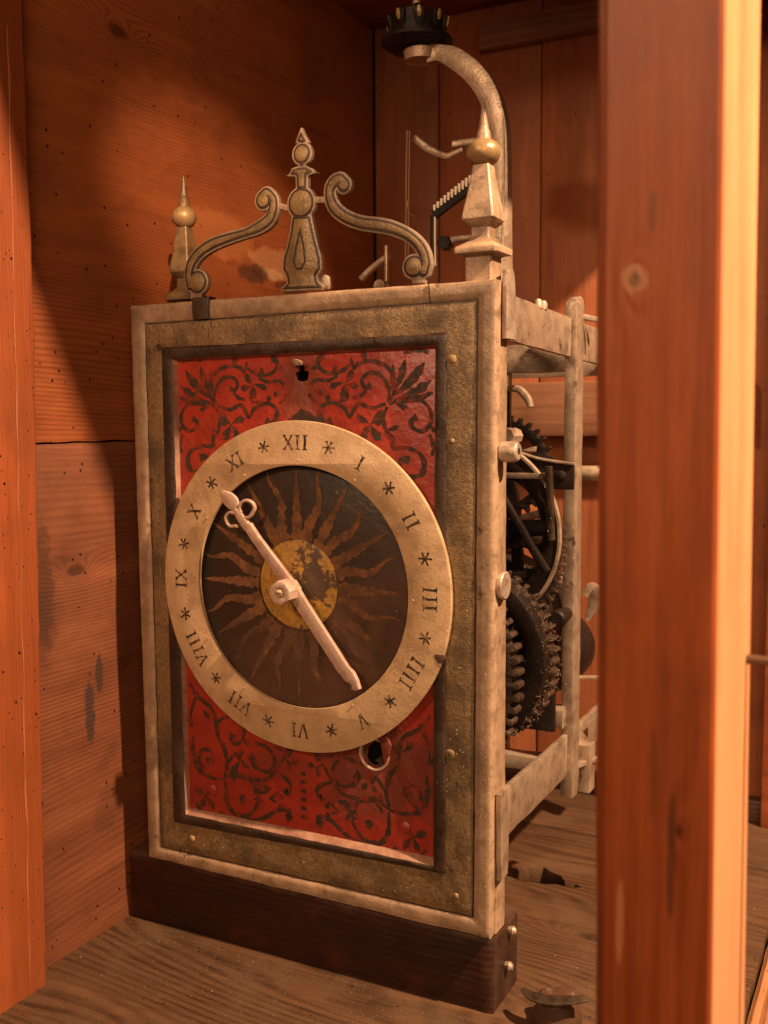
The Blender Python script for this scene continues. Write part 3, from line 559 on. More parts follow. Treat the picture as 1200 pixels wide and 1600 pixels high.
rd = lathe('iron_rod', [(0,.0019),(.006,.0021),(.10,.0020),(.11,.0018)], (.478,-.172,.2500), M['base'], None, 'x', 14, .0001)
tag(rd, 'thin dark rod sticking out level from the side of the door post', 'rod')

# ================================================================== BASE BEAM
bb = thing('base_beam', (.135,.03,FZ), 'dark reddish wooden beam under the painted clock front', 'beam')
def beam():
    V = []; F = []; N = 60; x0, x1, y0, y1, z0, z1 = -.0245, .2985, .004, .052, FZ+.0006, -.0015
    for i in range(N+1):
        t = i/N; x = x0+(x1-x0)*t; c = .004*max(0, (t-.985)/.015)**2; q = .0035+.0015*noise.noise(Vector((x*30,0,0)))+c*.6
        sec = [(y0+c*.4,z0),(y0+c*.5,z1-q),(y0+q*.35+c*.4,z1-q*.35),(y0+q,z1-c),(y1-q,z1-c),(y1-q*.3,z1-q*.3),(y1,z1-q),(y1,z0)]
        for a, b in sec: V.append(jit((x, a, b), .0009, 45))
    for i in range(N):
        for k in range(8): F.append((i*8+k, i*8+(k+1)%8, (i+1)*8+(k+1)%8, (i+1)*8+k))
    F.append(tuple(range(8))); F.append(tuple(N*8+k for k in range(8)))
    return mesh('beam', V, F, M['base'], bb, 40)
beam()
for (yy, zz) in ((.034,-.010),(.028,-.034)):
    n = lathe('nail', [(-.004,.0018),(.0,.0030),(.0022,.0034),(.0042,.0018)], (.2995,yy,zz), M['iron'], bb, 'x', 10, .0008)

# ================================================================== CLOCK
ck = thing('clock', (.15,.15,-.0015), 'old iron clock with red painted front, ivory hour ring and pointed finials', 'clock')
TL = dict(outer=[(-.0016,.4432),(.3014,.4432),(.2985,-.0001),(.0016,0)], line=[(.0119,.4288),(.2886,.4314),(.2862,.0122),(.0139,.0104)],
          dark=[(.0288,.4091),(.2663,.4101),(.2651,.0400),(.0289,.0346)], red=[(.0384,.4005),(.2584,.4028),(.2563,.0438),(.0407,.0430)])
def inset(L, d): # TL, TR, BR, BL
    s = ((1,-1),(-1,-1),(-1,1),(1,1)); return [(p[0]+d*a, p[1]+d*b) for p, (a, b) in zip(L, s)]
def insetb(L, d, db): return [(L[0][0]+d, L[0][1]-d), (L[1][0]-d, L[1][1]-d), (L[2][0]-d, L[2][1]+db), (L[3][0]+d, L[3][1]+db)]
def frame(name, loops, mat, n=70, jitter=.0004, edge=.0003):
    V = []; F = []; cnt = 4*n
    for li, (L, y) in enumerate(loops):
        for s in range(4):
            a, b = L[s], L[(s+1)%4]
            for k in range(n):
                t = k/n; x = a[0]+(b[0]-a[0])*t; z = a[1]+(b[1]-a[1])*t
                v = Vector((x*70, li*.7, z*70)); nv = noise.noise_vector(v); n2 = noise.noise_vector(v*4)
                V.append((x+edge*nv.x, y+jitter*nv.y+jitter*.5*n2.y, z+edge*nv.z))
    for li in range(len(loops)-1):
        for k in range(cnt):
            F.append((li*cnt+k, li*cnt+(k+1)%cnt, (li+1)*cnt+(k+1)%cnt, (li+1)*cnt+k))
    return mesh(name, V, F, mat, ck, 50)
O = TL['outer']; Ln = TL['line']; Dk = TL['dark']; Rd = TL['red']
def lerp(A, B, t): return [(a[0]+(b[0]-a[0])*t, a[1]+(b[1]-a[1])*t) for a, b in zip(A, B)]
frame('outer_border', [(inset(Ln, 0), .005), (inset(O, .0), .005), (inset(O, 0), -.0022), (inset(O, .0012), -.0034), (lerp(O,Ln,.3), -.0037), (lerp(O,Ln,.6), -.0037), (inset(Ln, -.0016), -.0035), (inset(Ln, 0), -.0020)], M['buff'], 110, .0003, .00035)
frame('groove_line', [(inset(Ln, -.0004), -.0021), (inset(Ln, .0014), -.0022)], M['dark'], 90, .0002, .0006)
frame('gilt_band', [(inset(Ln, .0010), -.0023), (inset(Ln, .0028), -.0030), (lerp(Ln,Dk,.35), -.0032), (lerp(Ln,Dk,.6), -.0031), (lerp(Ln,Dk,.85), -.0032), (inset(Dk,-.0004), -.0030)], M['gold'], 90, .0006, .0005)
frame('black_moulding', [(inset(Dk, -.0007), -.0022), (inset(Dk, 0), -.0036), (inset(Dk, .0012), -.0040), (lerp(Dk,Rd,.5), -.0040), (inset(Rd, -.0010), -.0040), (inset(Rd, 0), -.0032)], M['dark'], 90, .0003, .0004)
frame('inner_ledge', [(inset(Rd, -.0002), -.0033), (insetb(Rd, .0008, .0036), .0006), (insetb(Rd, .0012, .0042), .0022)], M['ledge'], 90, .0002, .0002)
hx, hz, hr = DATA['hole']
kx, kz = DATA['keyhole'][0]
R = inset(Rd, -.004)
khole = [(kx-.0035,kz-.005),(kx+.001,kz-.006),(kx+.0055,kz-.005),(kx+.0065,kz+.001),(kx+.003,kz+.0015),(kx+.0028,kz+.005),(kx-.0015,kz+.0055),(kx-.002,kz+.001),(kx-.0045,kz+.0005)]
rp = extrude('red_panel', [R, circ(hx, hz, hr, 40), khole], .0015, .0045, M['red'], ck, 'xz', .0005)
# cut-away rim of the winding hole and the bulged plate beside it
lathe('hole_rim', [(-.0015,hr+.0006),(-.0022,hr+.0012),(-.0018,hr+.0018),(.0,hr+.0024)], (hx,.0040,hz), M['ledge'], ck, 'y', 40, .0003)
bpy.data.objects.remove([o for o in COL.objects if o.name.startswith('hole_rim')][0])
def annulus(name, cx, cz, prof, mat, parent, seg=96, jitter=.0002):
    V = []; F = []
    for r, y in prof:
        for k in range(seg):
            a = 2*PI*k/seg; p = (cx+r*math.cos(a), y, cz+r*math.sin(a)); V.append(jit(p, jitter))
    m = len(prof)
    for i in range(m-1):
        for k in range(seg): F.append((i*seg+k, i*seg+(k+1)%seg, (i+1)*seg+(k+1)%seg, (i+1)*seg+k))
    return mesh(name, V, F, mat, parent, 35)
annulus('hole_rim', hx, hz, [(hr-.0006,.0060),(hr-.0007,.0009),(hr+.0001,.0001),(hr+.0010,.0001),(hr+.0016,.0017)], M['hand'], ck, 48, .00025)
bulge = [(.2165,.1075),(.219,.112),(.2215,.1185),(.2225,.124),(.2195,.1285),(.2155,.130),(.211,.1285),(.214,.1225)]
extrude('patch_plate', [[tuple(p) for p in bulge]], -.0003, .0017, M['red'], ck, 'xz', .0007)
# turned-up metal tongue at the keyhole
sweep('keyhole_tongue', [(kx-.006,.0015,kz+.0062,.0008,.0022),(kx-.003,-.0025,kz+.0072,.0007,.0026),(kx+.001,-.005,kz+.0074,.0006,.0022),(kx+.005,-.0045,kz+.0066,.0005,.0012)], M['iron'], ck, (0,1,.3), .4, .0003)
box('inner_plate', .01, .29, .030, .033, .012, .43, M['hole'], ck, .0005, 4, 0)
# painted scroll ornament
mx = .1477
ribbon_mesh('painted_scroll', DATA['up'], [(tuple(p), w) for p, w in DATA['upleaf']], DATA['updot'], .0015, M['orn'], rp, mx, 1.7)
ribbon_mesh('painted_scroll', DATA['lo'], [(tuple(p), w) for p, w in DATA['loleaf']], DATA['lodot'], .0015, M['orn'], rp, mx+.0003, 1.8)
ribbon_mesh('painted_scroll', [], [(((.150,.352),(.128,.347)),.0052),(((.150,.352),(.174,.348)),.0052),(((.150,.362),(.150,.341)),.0072),(((.150,.362),(.136,.346)),.0042),(((.150,.362),(.165,.346)),.0042)], [(.186,.371,.004)], .0015, M['orn'], rp)
# rivets
for p in DATA['riv_red']:
    o = lathe('rivet', [(.0,p[2]),(-.0008,p[2]*.95),(-.0018,p[2]*.6),(-.0021,p[2]*.15)], (p[0],.0015,p[1]), M['red'], ck, 'y', 18, .0003)
for p in DATA['riv_gold']:
    o = lathe('rivet', [(.0,p[2]),(-.0006,p[2]*.95),(-.0014,p[2]*.6),(-.0017,p[2]*.15)], (p[0],-.0026,p[1]), M['gold'], ck, 'y', 18, .0004)
st = DATA['strap']
sweep('edge_clip', [(.0676,.004,.4448,.0078,.0006),(.0676,-.003,.4451,.0078,.0006),(.0676,-.0046,.4435,.0078,.0006),(.0676,-.0048,.437,.0076,.0006),(.0676,-.0046,.4295,.0074,.0005)], M['dark'], ck, (1,0,0), .3, .0003)
sweep('seam_line', [(.2540,-.00395,.4440,.00025,.0003),(.2546,-.0041,.436,.00030,.0003),(.2548,-.0040,.4305,.00025,.0003)], M['hole'], ck, (1,0,0), .3, .0001)

# ---- dial
CX, CZ = .1471, .2318
QX, QZ, RO, RI = .1514, .2328, .1209, .0888
dd = extrude('dial_disc', [circ(CX, CZ, .0945, 96)], -.0010, .0012, M['disc'], ck, 'xz', .0005)
YD = -.0010
sf = extrude('sun_face', [circ(CX+.0006, CZ+.0025, .0330, 64, 0, .02)], YD-.0004, YD+.0006, M['sun'], dd, 'xz', .00015)
for k in range(24):
    a = PI/2 - k*2*PI/24; L = .0855+.002*math.sin(k*2.3); wavy = k % 2 == 1; s = []
    for t in np.linspace(0, 1, 14):
        r = .0340+(L-.0340)*t; off = (.0034*math.sin(t*PI*2.6+.4)*(.5+.6*t)) if wavy else 0
        w = (.0046*(1-t)**.8+.00025) if not wavy else (.0036*(1-t**1.6)+.0003)
        ca, sa = math.cos(a), math.sin(a); s.append((CX+r*ca-off*sa, CZ+.0015+r*sa+off*ca, w))
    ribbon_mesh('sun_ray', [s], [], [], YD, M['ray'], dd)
dr = extrude('dial_ring', [circ(QX, QZ, RO, 160, 0, .004), circ(QX, QZ, RI, 140, 0, .004)], -.0085, -.0045, M['ring'], ck, 'xz', .0006, 35, 0)
# backing that carries the ring
annulus('ring_support', QX, QZ, [(RI+.004,.004),(RI+.004,-.0046),(RO-.004,-.0046),(RO-.004,.004)], M['dark'], ck, 96)
YR = -.0086
def glyph(name, strokes, cx, cz, ang, s, parent):
    """strokes in letter units, up = outwards"""
    V = []; F = []; ca, sa = math.cos(ang-PI/2), math.sin(ang-PI/2)
    for i, (x0, z0, x1, z1, w) in enumerate(strokes):
        dx, dz = x1-x0, z1-z0; l = math.hypot(dx, dz); nx, nz = -dz/l*w, dx/l*w; b = len(V); m = 6
        for k in range(m+1):
            t = k/m; ww = 1+.6*noise.noise(Vector((x0*3+t*3, z0*3+cx*90, cz*90))); fl_ = 1.0+(.45 if k in (0, m) else 0)
            for sg in (1, -1):
                bx = .05*noise.noise(Vector((cx*70+i, t*1.5, cz*70))); px, pz = x0+dx*t+nx*sg*ww*fl_+bx, z0+dz*t+nz*sg*ww*fl_+bx*.6
                V.append((cx+(px*ca-pz*sa)*s, YR-.00005-.00002*i, cz+(px*sa+pz*ca)*s))
        for k in range(m): F.append((b+2*k, b+2*k+1, b+2*k+3, b+2*k+2))
    return mesh(name, V, F, M['ink'], parent, 0)
def roman(txt):
    st = []; x = 0; adv = {'I': .62, 'V': .95, 'X': .98}
    w = sum(adv[c] for c in txt); x = -w/2
    for c in txt:
        m = x+adv[c]/2
        if c == 'I': st += [(m,-.5,m,.5,.078), (m-.2,.5,m+.2,.5,.034), (m-.2,-.5,m+.2,-.5,.034)]
        if c == 'V': st += [(m-.33,.5,m,-.5,.082), (m+.33,.5,m,-.48,.05), (m-.48,.5,m-.18,.5,.034), (m+.18,.5,m+.48,.5,.034)]
        if c == 'X': st += [(m-.33,.5,m+.33,-.5,.085), (m+.33,.5,m-.33,-.5,.055), (m-.48,.5,m-.18,.5,.034), (m+.18,.5,m+.48,.5,.034), (m-.48,-.5,m-.18,-.5,.034), (m+.18,-.5,m+.48,-.5,.034)]
        x += adv[c]
    return st
RM = .1052
for h, txt in enumerate(('XII','I','II','III','IIII','V','VI','VII','VIII','IX','X','XI')):
    a = PI/2 - h*PI/6 ; x, z = QX+RM*math.cos(a), QZ+RM*math.sin(a)
    glyph('numeral', roman(txt), x, z, a, .0100, dr)
    b = a - PI/12; x, z = QX+RM*math.cos(b), QZ+RM*math.sin(b)
    rr = random.Random(h); r0 = rr.uniform(-.25,.25)
    glyph('star_mark', [(.08*math.cos(r0+q*PI/3), .08*math.sin(r0+q*PI/3), .5*math.cos(r0+q*PI/3)*rr.uniform(.85,1.1), .5*math.sin(r0+q*PI/3)*rr.uniform(.85,1.1), .065) for q in range(6)]+[(-.08,0,.08,0,.08)], x, z, b, .0100, dr)
# paint chip and small nail dots on the ring
extrude('paint_chip', [[(QX+.1125+.0035*math.cos(t)*(1+.4*math.sin(3*t)), QZ-.0405+.0042*math.sin(t)*(1+.3*math.cos(2*t))) for t in np.linspace(0, 2*PI, 22)[:-1]]], YR-.0002, YR+.0008, M['base'], dr, 'xz', .0001)
for k in range(12):
    a = PI/2-k*PI/6-.02; lathe('pin', [(0,.0009),(-.0006,.0007),(-.0008,.0002)], (QX+.0925*math.cos(a), YR, QZ+.0925*math.sin(a)), M['ledge'], dr, 'y', 8, .0001)

# ---- hand
hd = extrude('clock_hand', [[tuple(p) for p in DATA['hbar']]], -.0150, -.0112, M['hand'], ck, 'xz', .0005, 25, 0)
extrude('hand_tip', [[tuple(p) for p in DATA['leafpt']]], -.0145, -.0118, M['hand'], hd, 'xz', .0009, 30, 0)
sweep('hand_neck', [(x,-.0132,z,.0017,w) for x, z, w in DATA['stem']], M['hand'], hd, (0,1,0), .5, .0002, 4)
for k in ('ring1','ring2'):
    sweep('hand_curl', [(x,-.0132,z,.0016,w) for x, z, w in DATA[k]], M['hand'], hd, (0,1,0), .6, .0002, 6)
hc = (.1475,.2318)
a0 = math.radians(35)
hub = [(hc[0]+.0098*math.cos(a0+q), hc[1]+.0098*math.sin(a0+q)) for q in [0, .28, PI/2-.28, PI/2, PI/2+.28, PI-.28, PI, PI+.28, 3*PI/2-.28, 3*PI/2, 3*PI/2+.28, 2*PI-.28]]
sq = []
for q in range(4):
    for e in (-.42, .42): sq.append((hc[0]+.0088*math.cos(a0+q*PI/2+e), hc[1]+.0088*math.sin(a0+q*PI/2+e)))
extrude('hub_block', [sq, circ(hc[0], hc[1], .0036, 16)], -.0265, -.0100, M['hand'], hd, 'xz', .0006, 25, .0002)
lathe('arbor_end', [(0.003,.0033),(-.0006,.0032),(-.0010,.0024)], (hc[0]-.0002,-.0262,hc[1]-.0002), M['iron'], hd, 'y', 7, .0004)
sweep('hub_pin', [(hc[0]-.0026,-.0278,hc[1]+.0010,.0008,.0009),(hc[0],-.0284,hc[1]+.0012,.0008,.0010),(hc[0]+.0024,-.0280,hc[1]+.0006,.0007,.0007)], M['pale'], hd, (0,1,0), .6, .0002)
lathe('arbor', [(0,.0042),(.03,.0042)], (hc[0],-.0105,hc[1]), M['black'], hd, 'y', 16, 0)

# ---- crest: two scrolls and a baluster, each a cut plate with painted border
cr = extrude('crest', contours(sdf_grid([], [tuple(d) for d in DATA['balu']['d']], [[tuple(p) for p in q] for q in DATA['balu']['polys']]), 0), -.0015, .0025, M['crest_edge'], ck, 'xz', .0005, 40, .0002)
G = sdf_grid([], [tuple(d) for d in DATA['balu']['d']], [[tuple(p) for p in q] for q in DATA['balu']['polys']])
def inlay(G, par, ys=-.0015):
    l1 = contours(G, -.0014); l2 = contours(G, -.0030)
    for i, L in enumerate(l1): extrude('painted_line', [L], ys-.0003, ys+.0005, M['dark'], par, 'xz', .0001)
    for i, L in enumerate(l2): extrude('gilt_field', [L], ys-.0007, ys+.0003, M['crest_gold'], par, 'xz', .0002)
inlay(G, cr)
Gt = sdf_grid([], [], [[tuple(p) for p in DATA['tear']]], .0003)
Lt = contours(Gt, 0)[0]; Lt2 = contours(Gt, -.0013)[0]
extrude('tear_line', [Lt, Lt2], -.0026, -.0018, M['dark'], cr, 'xz', .0001)
for key in ('scroll_l','scroll_r'):
    d = DATA[key]; G = sdf_grid([d['s']], [tuple(q) for q in d['d']], [[tuple(p) for p in d['foot']]])
    sc_ = extrude('crest_scroll', contours(G, 0), -.0015, .0025, M['crest_edge'], ck, 'xz', .0005, 40, .0002)
    G2 = sdf_grid([d['s']], [tuple(q) for q in d['d']], [])
    inlay(G2, sc_)
for s in DATA['link']:
    sweep('crest_link', [(x, .0008, z, .0012, w*.8) for x, z, w in s], M['crest_edge'], cr, (0,1,0), .4, .0002)
extrude('crest_tab', [[tuple(p) for p in DATA['tab']]], .0035, .0060, M['pale'], ck, 'xz', .0005)

# ---- finials
def finial(x, y, zs, w=1.0, mt='buff'):
    f = lathe('finial', [(a-zs, b*w) for a, b in ((.4436-.004,.0094),(.4600,.0094),(.4612,.0118),(.4618,.0150),(.4646,.0154),(.4662,.0146),(.4690,.0098),(.4716,.0070),(.4740,.0062),(.4790,.0063),(.4812,.0088),(.4842,.0113),(.4870,.0112),(.5000,.0086),(.5120,.0066),(.5190,.0056))], (x, y, zs), M[mt], ck, 'z', 4, .0003, True)
    b = lathe('finial_ball', [(.5275-zs+.0092*math.cos(t), .0002+.0113*w*math.sin(t)) for t in np.linspace(PI-.05, .05, 16)], (x, y, zs), M['gilt'], f, 'z', 28, .0002)
    s = lathe('finial_spike', [(a-zs, r) for a, r in ((.5350,.0052),(.5362,.0048),(.5412,.0042),(.5420,.0036),(.5450,.0031),(.5520,.0020),(.5590,.0009),(.5603,.0003))], (x, y, zs), M[mt], f, 'z', 16, .0002)
    return f
finial(.2862, .0125, 0.0)
f2 = finial(.0196, .0400, 0.0, .84, 'oldgilt')
f2.location.z -= .012
# ---- movement frame
box('corner_pillar', .2790, .2995, .0052, .0230, .0, .4440, M['buff'], ck, .001, 40, .0004)
box('corner_pillar', .0010, .0220, .0052, .0230, .0, .4400, M['iron'], ck, .001, 20, .0004)
box('corner_pillar', .0095, .0290, .030, .050, .0, .4400, M['iron'], ck, .001, 20, .0004)
sweep('end_lug', [(.3015,.0165,.4525,.0058,.0016),(.3022,.0180,.445,.0070,.0018),(.3025,.0180,.425,.0085,.0019),(.3025,.0180,.4065,.0085,.0019)], M['pale'], ck, (0,1,0), .3, .0004)
sweep('end_lug', [(.3018,.0095,.1005,.0062,.0018),(.3022,.0100,.085,.0070,.0018),(.3024,.0105,.055,.0070,.0019),(.3022,.0110,.0395,.0066,.0018)], M['iron'], ck, (0,1,0), .3, .0005)
bar('upper_side_bar', (.3015,.018,.4205), (.3000,.158,.4170), .0022, .0150, M['iron'], ck, (1,0,0), 20, .0005)
bar('lower_side_bar', (.3015,.010,.0840), (.3000,.160,.0805), .0020, .0170, M['iron'], ck, (1,0,0), 20, .0006)
bar('rear_side_bar', (.3000,.184,.4160), (.2990,.340,.4130), .0022, .0150, M['iron'], ck, (1,0,0), 14, .0005)
bar('rear_side_bar', (.3000,.184,.0820), (.2990,.340,.0800), .0022, .0150, M['iron'], ck, (1,0,0), 14, .0005)
for x in (.3010, .012):
    sweep('middle_pillar', [(x,.1700,.4495,.0065,.0030),(x,.1708,.444,.0100,.0046),(x,.1715,.425,.0108,.0046),(x,.1705,.405,.0100,.0048),(x,.1705,.38,.0096,.0048),(x,.1705,.25,.0098,.0048),(x,.1705,.12,.0098,.0048),(x,.1710,.085,.0100,.0048),(x,.1700,.06,.0095,.0050),(x,.1690,.044,.0075,.0048)], M['iron'], ck, (0,1,0), .14, .0006, 8)
for x in (.2990, .012):
    bar('rear_pillar', (x,.345,.45), (x,.345,.04), .011, .0036, M['iron'], ck, (0,1,0), 20, .0006)
bar('wedge', (.3005,.176,.4350), (.318,.205,.4325), .0022, .0030, M['pale'], ck, (0,0,1), 6, .0004, .3, .8)
sweep('wedge_pin', [(.305,.178,.4300,.0012,.0012),(.3065,.183,.418,.0012,.0012),(.307,.184,.405,.001,.001)], M['iron'], ck, (0,1,0), .6)
bar('wedge', (.302,.178,.0660), (.318,.215,.0655), .0022, .0030, M['pale'], ck, (0,0,1), 6, .0004, .3, .8)
box('pillar_block', .300, .3125, .190, .206, .040, .0800, M['iron'], ck, .001, 6, .0006)
box('upper_cross_bar', .012, .3000, .178, .1860, .3915, .4140, M['iron'], ck, .001, 30, .0007)
bar('lower_cross_bar', (.02,.10,.0860), (.296,.165,.0700), .0080, .0060, M['iron'], ck, (0,1,0), 26, .0008)
bar('upper_cross_bar', (.012,.345,.405), (.299,.345,.405), .0040, .011, M['iron'], ck, (0,1,0), 14, .0007)
bar('rear_upright', (.2375,.188,.392), (.2375,.188,.06), .0045, .0036, M['iron'], ck, (0,1,0), 20, .0006)
# hinge knob on the plate edge and small washer below it
kn = lathe('hinge_knob', [(-.006,.0048),(-.0045,.0068),(.004,.0070),(.0062,.0066),(.0072,.0055)], (.3062,.008,.3322), M['pale'], ck, 'x', 20, .0006)
lathe('knob_bore', [(0,.0022),(.0006,.0022)], (.3130,.008,.3325), M['hole'], kn, 'x', 12, .0004)
lathe('side_washer', [(-.002,.0090),(.0012,.0098),(.0022,.0088)], (.3022,.010,.2425), M['pale'], ck, 'x', 26, .0003)
# bolts on the upper bar
for yy in (.083,.093): lathe('bolt_head', [(-.002,.0036),(.002,.0038),(.0042,.0028),(.005,.001)], (.3005,yy,.4345), M['pale'], ck, 'z', 12, .0005)

# ---- wheels
def wheel(name, cx, cz, y0, y1, rim0, rim1, rhub, nsp, wsp, nt, tl, mat, ph=0, round_=False, tw=.30):
    out = []
    if nt:
        for k in range(nt):
            a = 2*PI*k/nt+ph; p = 2*PI/nt
            js = 1+.12*noise.noise(Vector((k*1.3,cx*40,0)))
            if round_: pr = ((0,0),(.16,0),(.18,.70),(.28,.95),(.46,1.0),(.62,.93),(.70,.70),(.72,0))
            else: pr = ((0,0),(.25,.05),(.5-tw*.35,1),(.5+tw*.35,.92),(.78,.05))
            for f, h in pr: out.append((cx+(rim1+tl*h*js)*math.cos(a+p*f), cz+(rim1+tl*h*js)*math.sin(a+p*f)))
    else: out = circ(cx, cz, rim1, 80)
    holes = []
    if nsp:
        for k in range(nsp):
            a0 = 2*PI*k/nsp+ph; a1 = 2*PI*(k+1)/nsp+ph; L = []
            d0 = math.asin(min(.9, wsp/rim0)); d1 = math.asin(min(.9, wsp*1.3/rhub))
            for t in np.linspace(a0+d0, a1-d0, 14): L.append((cx+rim0*math.cos(t), cz+rim0*math.sin(t)))
            for t in np.linspace(a1-d1, a0+d1, 8): L.append((cx+rhub*math.cos(t), cz+rhub*math.sin(t)))
            holes.append(L)
    else: holes = [circ(cx, cz, rim0, 60)]
    return extrude(name, [out]+holes, y0, y1, mat, ck, 'xz', .0003, 30, .0003)
wheel('great_wheel', .2075, .1700, .036, .048, .080, .0915, .02, 4, .006, 66, .0058, M['wheel'], .02, True)
w2 = wheel('ring_wheel', .2370, .1720, .082, .097, .0560, .0700, .02, 0, 0, 0, 0, M['black'], .05)
wheel('ring_wheel_teeth', .2370, .1720, .098, .112, .0570, .0690, .02, 0, 0, 52, .0052, M['wheel'], .05)
w3 = wheel('going_wheel', .2320, .2640, .118, .132, .0610, .0730, .016, 4, .0058, 0, 0, M['black'], .10)
annulus('wheel_lip', .2320, .2640, [(.0725,.1200),(.0738,.1170),(.0756,.1170),(.0764,.1200)], M['iron'], w3, 90, .0002)
wheel('strike_wheel', .2290, .2500, .140, .1445, .0640, .0720, .016, 4, .0050, 64, .0048, M['wheel'], .2)
wheel('pin_wheel', .2680, .1960, .200, .204, .0200, .0250, .006, 4, .003, 30, .0030, M['iron'], .1, True)
lathe('arbor', [(-.02,.0042),(.24,.0042)], (.2370,.05,.172), M['black'], ck, 'y', 14, 0)
lathe('arbor', [(0,.0038),(.24,.0038)], (.2320,.06,.264), M['black'], ck, 'y', 14, 0)
lathe('arbor', [(-.01,.0045),(.28,.0045)], (.2075,.04,.170), M['black'], ck, 'y', 14, 0)
lathe('bolt_head', [(-.006,.0050),(-.004,.0066),(.006,.0066),(.03,.004)], (.3000,.140,.1975), M['black'], ck, 'y', 18, .0004)
box('drum_guard', .262, .301, .128, .134, .108, .162, M['black'], ck, .002, 8, .0008)
lathe('rope_barrel', [(0,.050),(.004,.053),(.046,.053),(.050,.050)], (.2365,.148,.188), M['black'], ck, 'y', 40, .0005)
lathe('rope_drum', [(0,.030),(.01,.034),(.05,.034),(.06,.030)], (.265,.20,.150), M['black'], ck, 'y', 30, .0006)
box('drum_block', .268, .300, .150, .168, .104, .120, M['iron'], ck, .002, 6, .001)
# levers
bar('detent_arm', (.258,.106,.305), (.3005,.108,.238), .0030, .0026, M['black'], ck, (0,1,0), 10, .0005)
bar('detent_arm', (.300,.112,.318), (.302,.114,.262), .0030, .0022, M['wheel'], ck, (0,1,0), 10, .0005)
wheel('count_wheel', .2640, .2280, .146, .152, .0230, .0300, .007, 4, .0040, 26, .0040, M['black'], .1)
wheel('escape_wheel', .2500, .3150, .150, .156, .0300, .0370, .008, 4, .0040, 30, .0045, M['black'], .3)
bar('release_lever', (.235,.1180,.3100), (.2985,.1180,.3100), .0030, .0022, M['iron'], ck, (0,1,0), 12, .0004)
ctl = extrude('lever_plate', [[(.262,.3290),(.272,.3275),(.285,.3232),(.300,.3205),(.3160,.3190),(.3160,.3000),(.3000,.3000),(.2975,.3055),(.262,.3060)]], .122, .126, M['black'], ck, 'xz', .0008)
lathe('rivet', [(0,.0042),(-.0012,.0040),(-.0020,.0026)], (.3062,.1218,.3105), M['black'], ctl, 'y', 16, .0002)
sweep('lever_lit_edge', [(.270,.124,.3285,.0030,.0006),(.285,.124,.3240,.0030,.0007),(.300,.124,.3212,.0032,.0009),(.3165,.124,.3195,.0032,.0009)], M['pale'], ctl, (0,1,0), .3)  # pale strip standing in for light along the plate's top
extrude('lever_flag', [[(.272,.3290),(.281,.3320),(.2835,.3325),(.2830,.3285),(.276,.3282)]], .130, .133, M['pale'], ck, 'xz', .0005)
sweep('bent_lever', [(.272,.100,.376,.003,.002),(.280,.100,.3755,.003,.0026),(.287,.100,.3685,.003,.0026),(.2895,.100,.3625,.003,.0016)], M['iron'], ck, (0,1,0), .4)
bar('small_pillar', (.268,.105,.375), (.268,.105,.325), .004, .0030, M['black'], ck, (0,1,0), 8, .0006)
lathe('pinion', [(0,.006),(.02,.006)], (.274,.09,.341), M['iron'], ck, 'y', 8, .0008)
sweep('rear_flag', [(.302,.205,.205,.002,.003),(.306,.206,.212,.002,.004),(.311,.207,.208,.002,.006),(.309,.207,.196,.002,.0045),(.304,.206,.184,.002,.002)], M['iron'], ck, (0,1,0), .4)
lathe('rear_boss', [(-.002,.006),(.012,.0062),(.014,.005)], (.302,.20,.3085), M['iron'], ck, 'x', 16, .0005)
bar('rear_bracket', (.296,.20,.135), (.320,.215,.1350), .002, .0012, M['iron'], ck, (0,1,0), 6)
bar('rear_bracket', (.300,.205,.090), (.322,.212,.110), .002, .0028, M['iron'], ck, (0,1,0), 6)
for k in range(3):
    a = -.5+.5*k
    sweep('claw', [(.262+.004*k,.15,.235,.003,.004),(.270+.002*k,.15,.228-.004*k,.003,.003),(.279,.15,.226-.006*k,.002,.0012)], M['iron'], ck, (0,1,0), .4)
# dusty lint caught in the ring wheel's teeth
def lint():
    V = []; F = []; r = random.Random(5)
    for i in range(190):
        a = r.uniform(-1.15, 1.05); rad = .0715+r.uniform(-.002,.0032); yy = r.uniform(.080,.112)
        p = Vector((.2370+rad*math.cos(a), yy, .1720+rad*math.sin(a))); d = Vector((r.gauss(0,1), r.gauss(0,1), r.gauss(0,1))).normalized()
        w = r.uniform(.00012,.0003); L = r.uniform(.002,.006); b = len(V); n = 5
        for k in range(n):
            q = p + d*(L*k/n); d = (d+Vector((r.gauss(0,.6), r.gauss(0,.6), r.gauss(0,.6)))).normalized(); s = d.orthogonal().normalized()*w; u = d.cross(s)
            for e in (s, -s*.5+u*.87, -s*.5-u*.87): V.append(q+e); p = p
        for k in range(n-1):
            for e in range(3): F.append((b+3*k+e, b+3*k+(e+1)%3, b+3*k+3+(e+1)%3, b+3*k+3+e))
    o = mesh('dust_lint', V, F, M['lint'], ck, 0); o['kind'] = 'stuff'
lint()

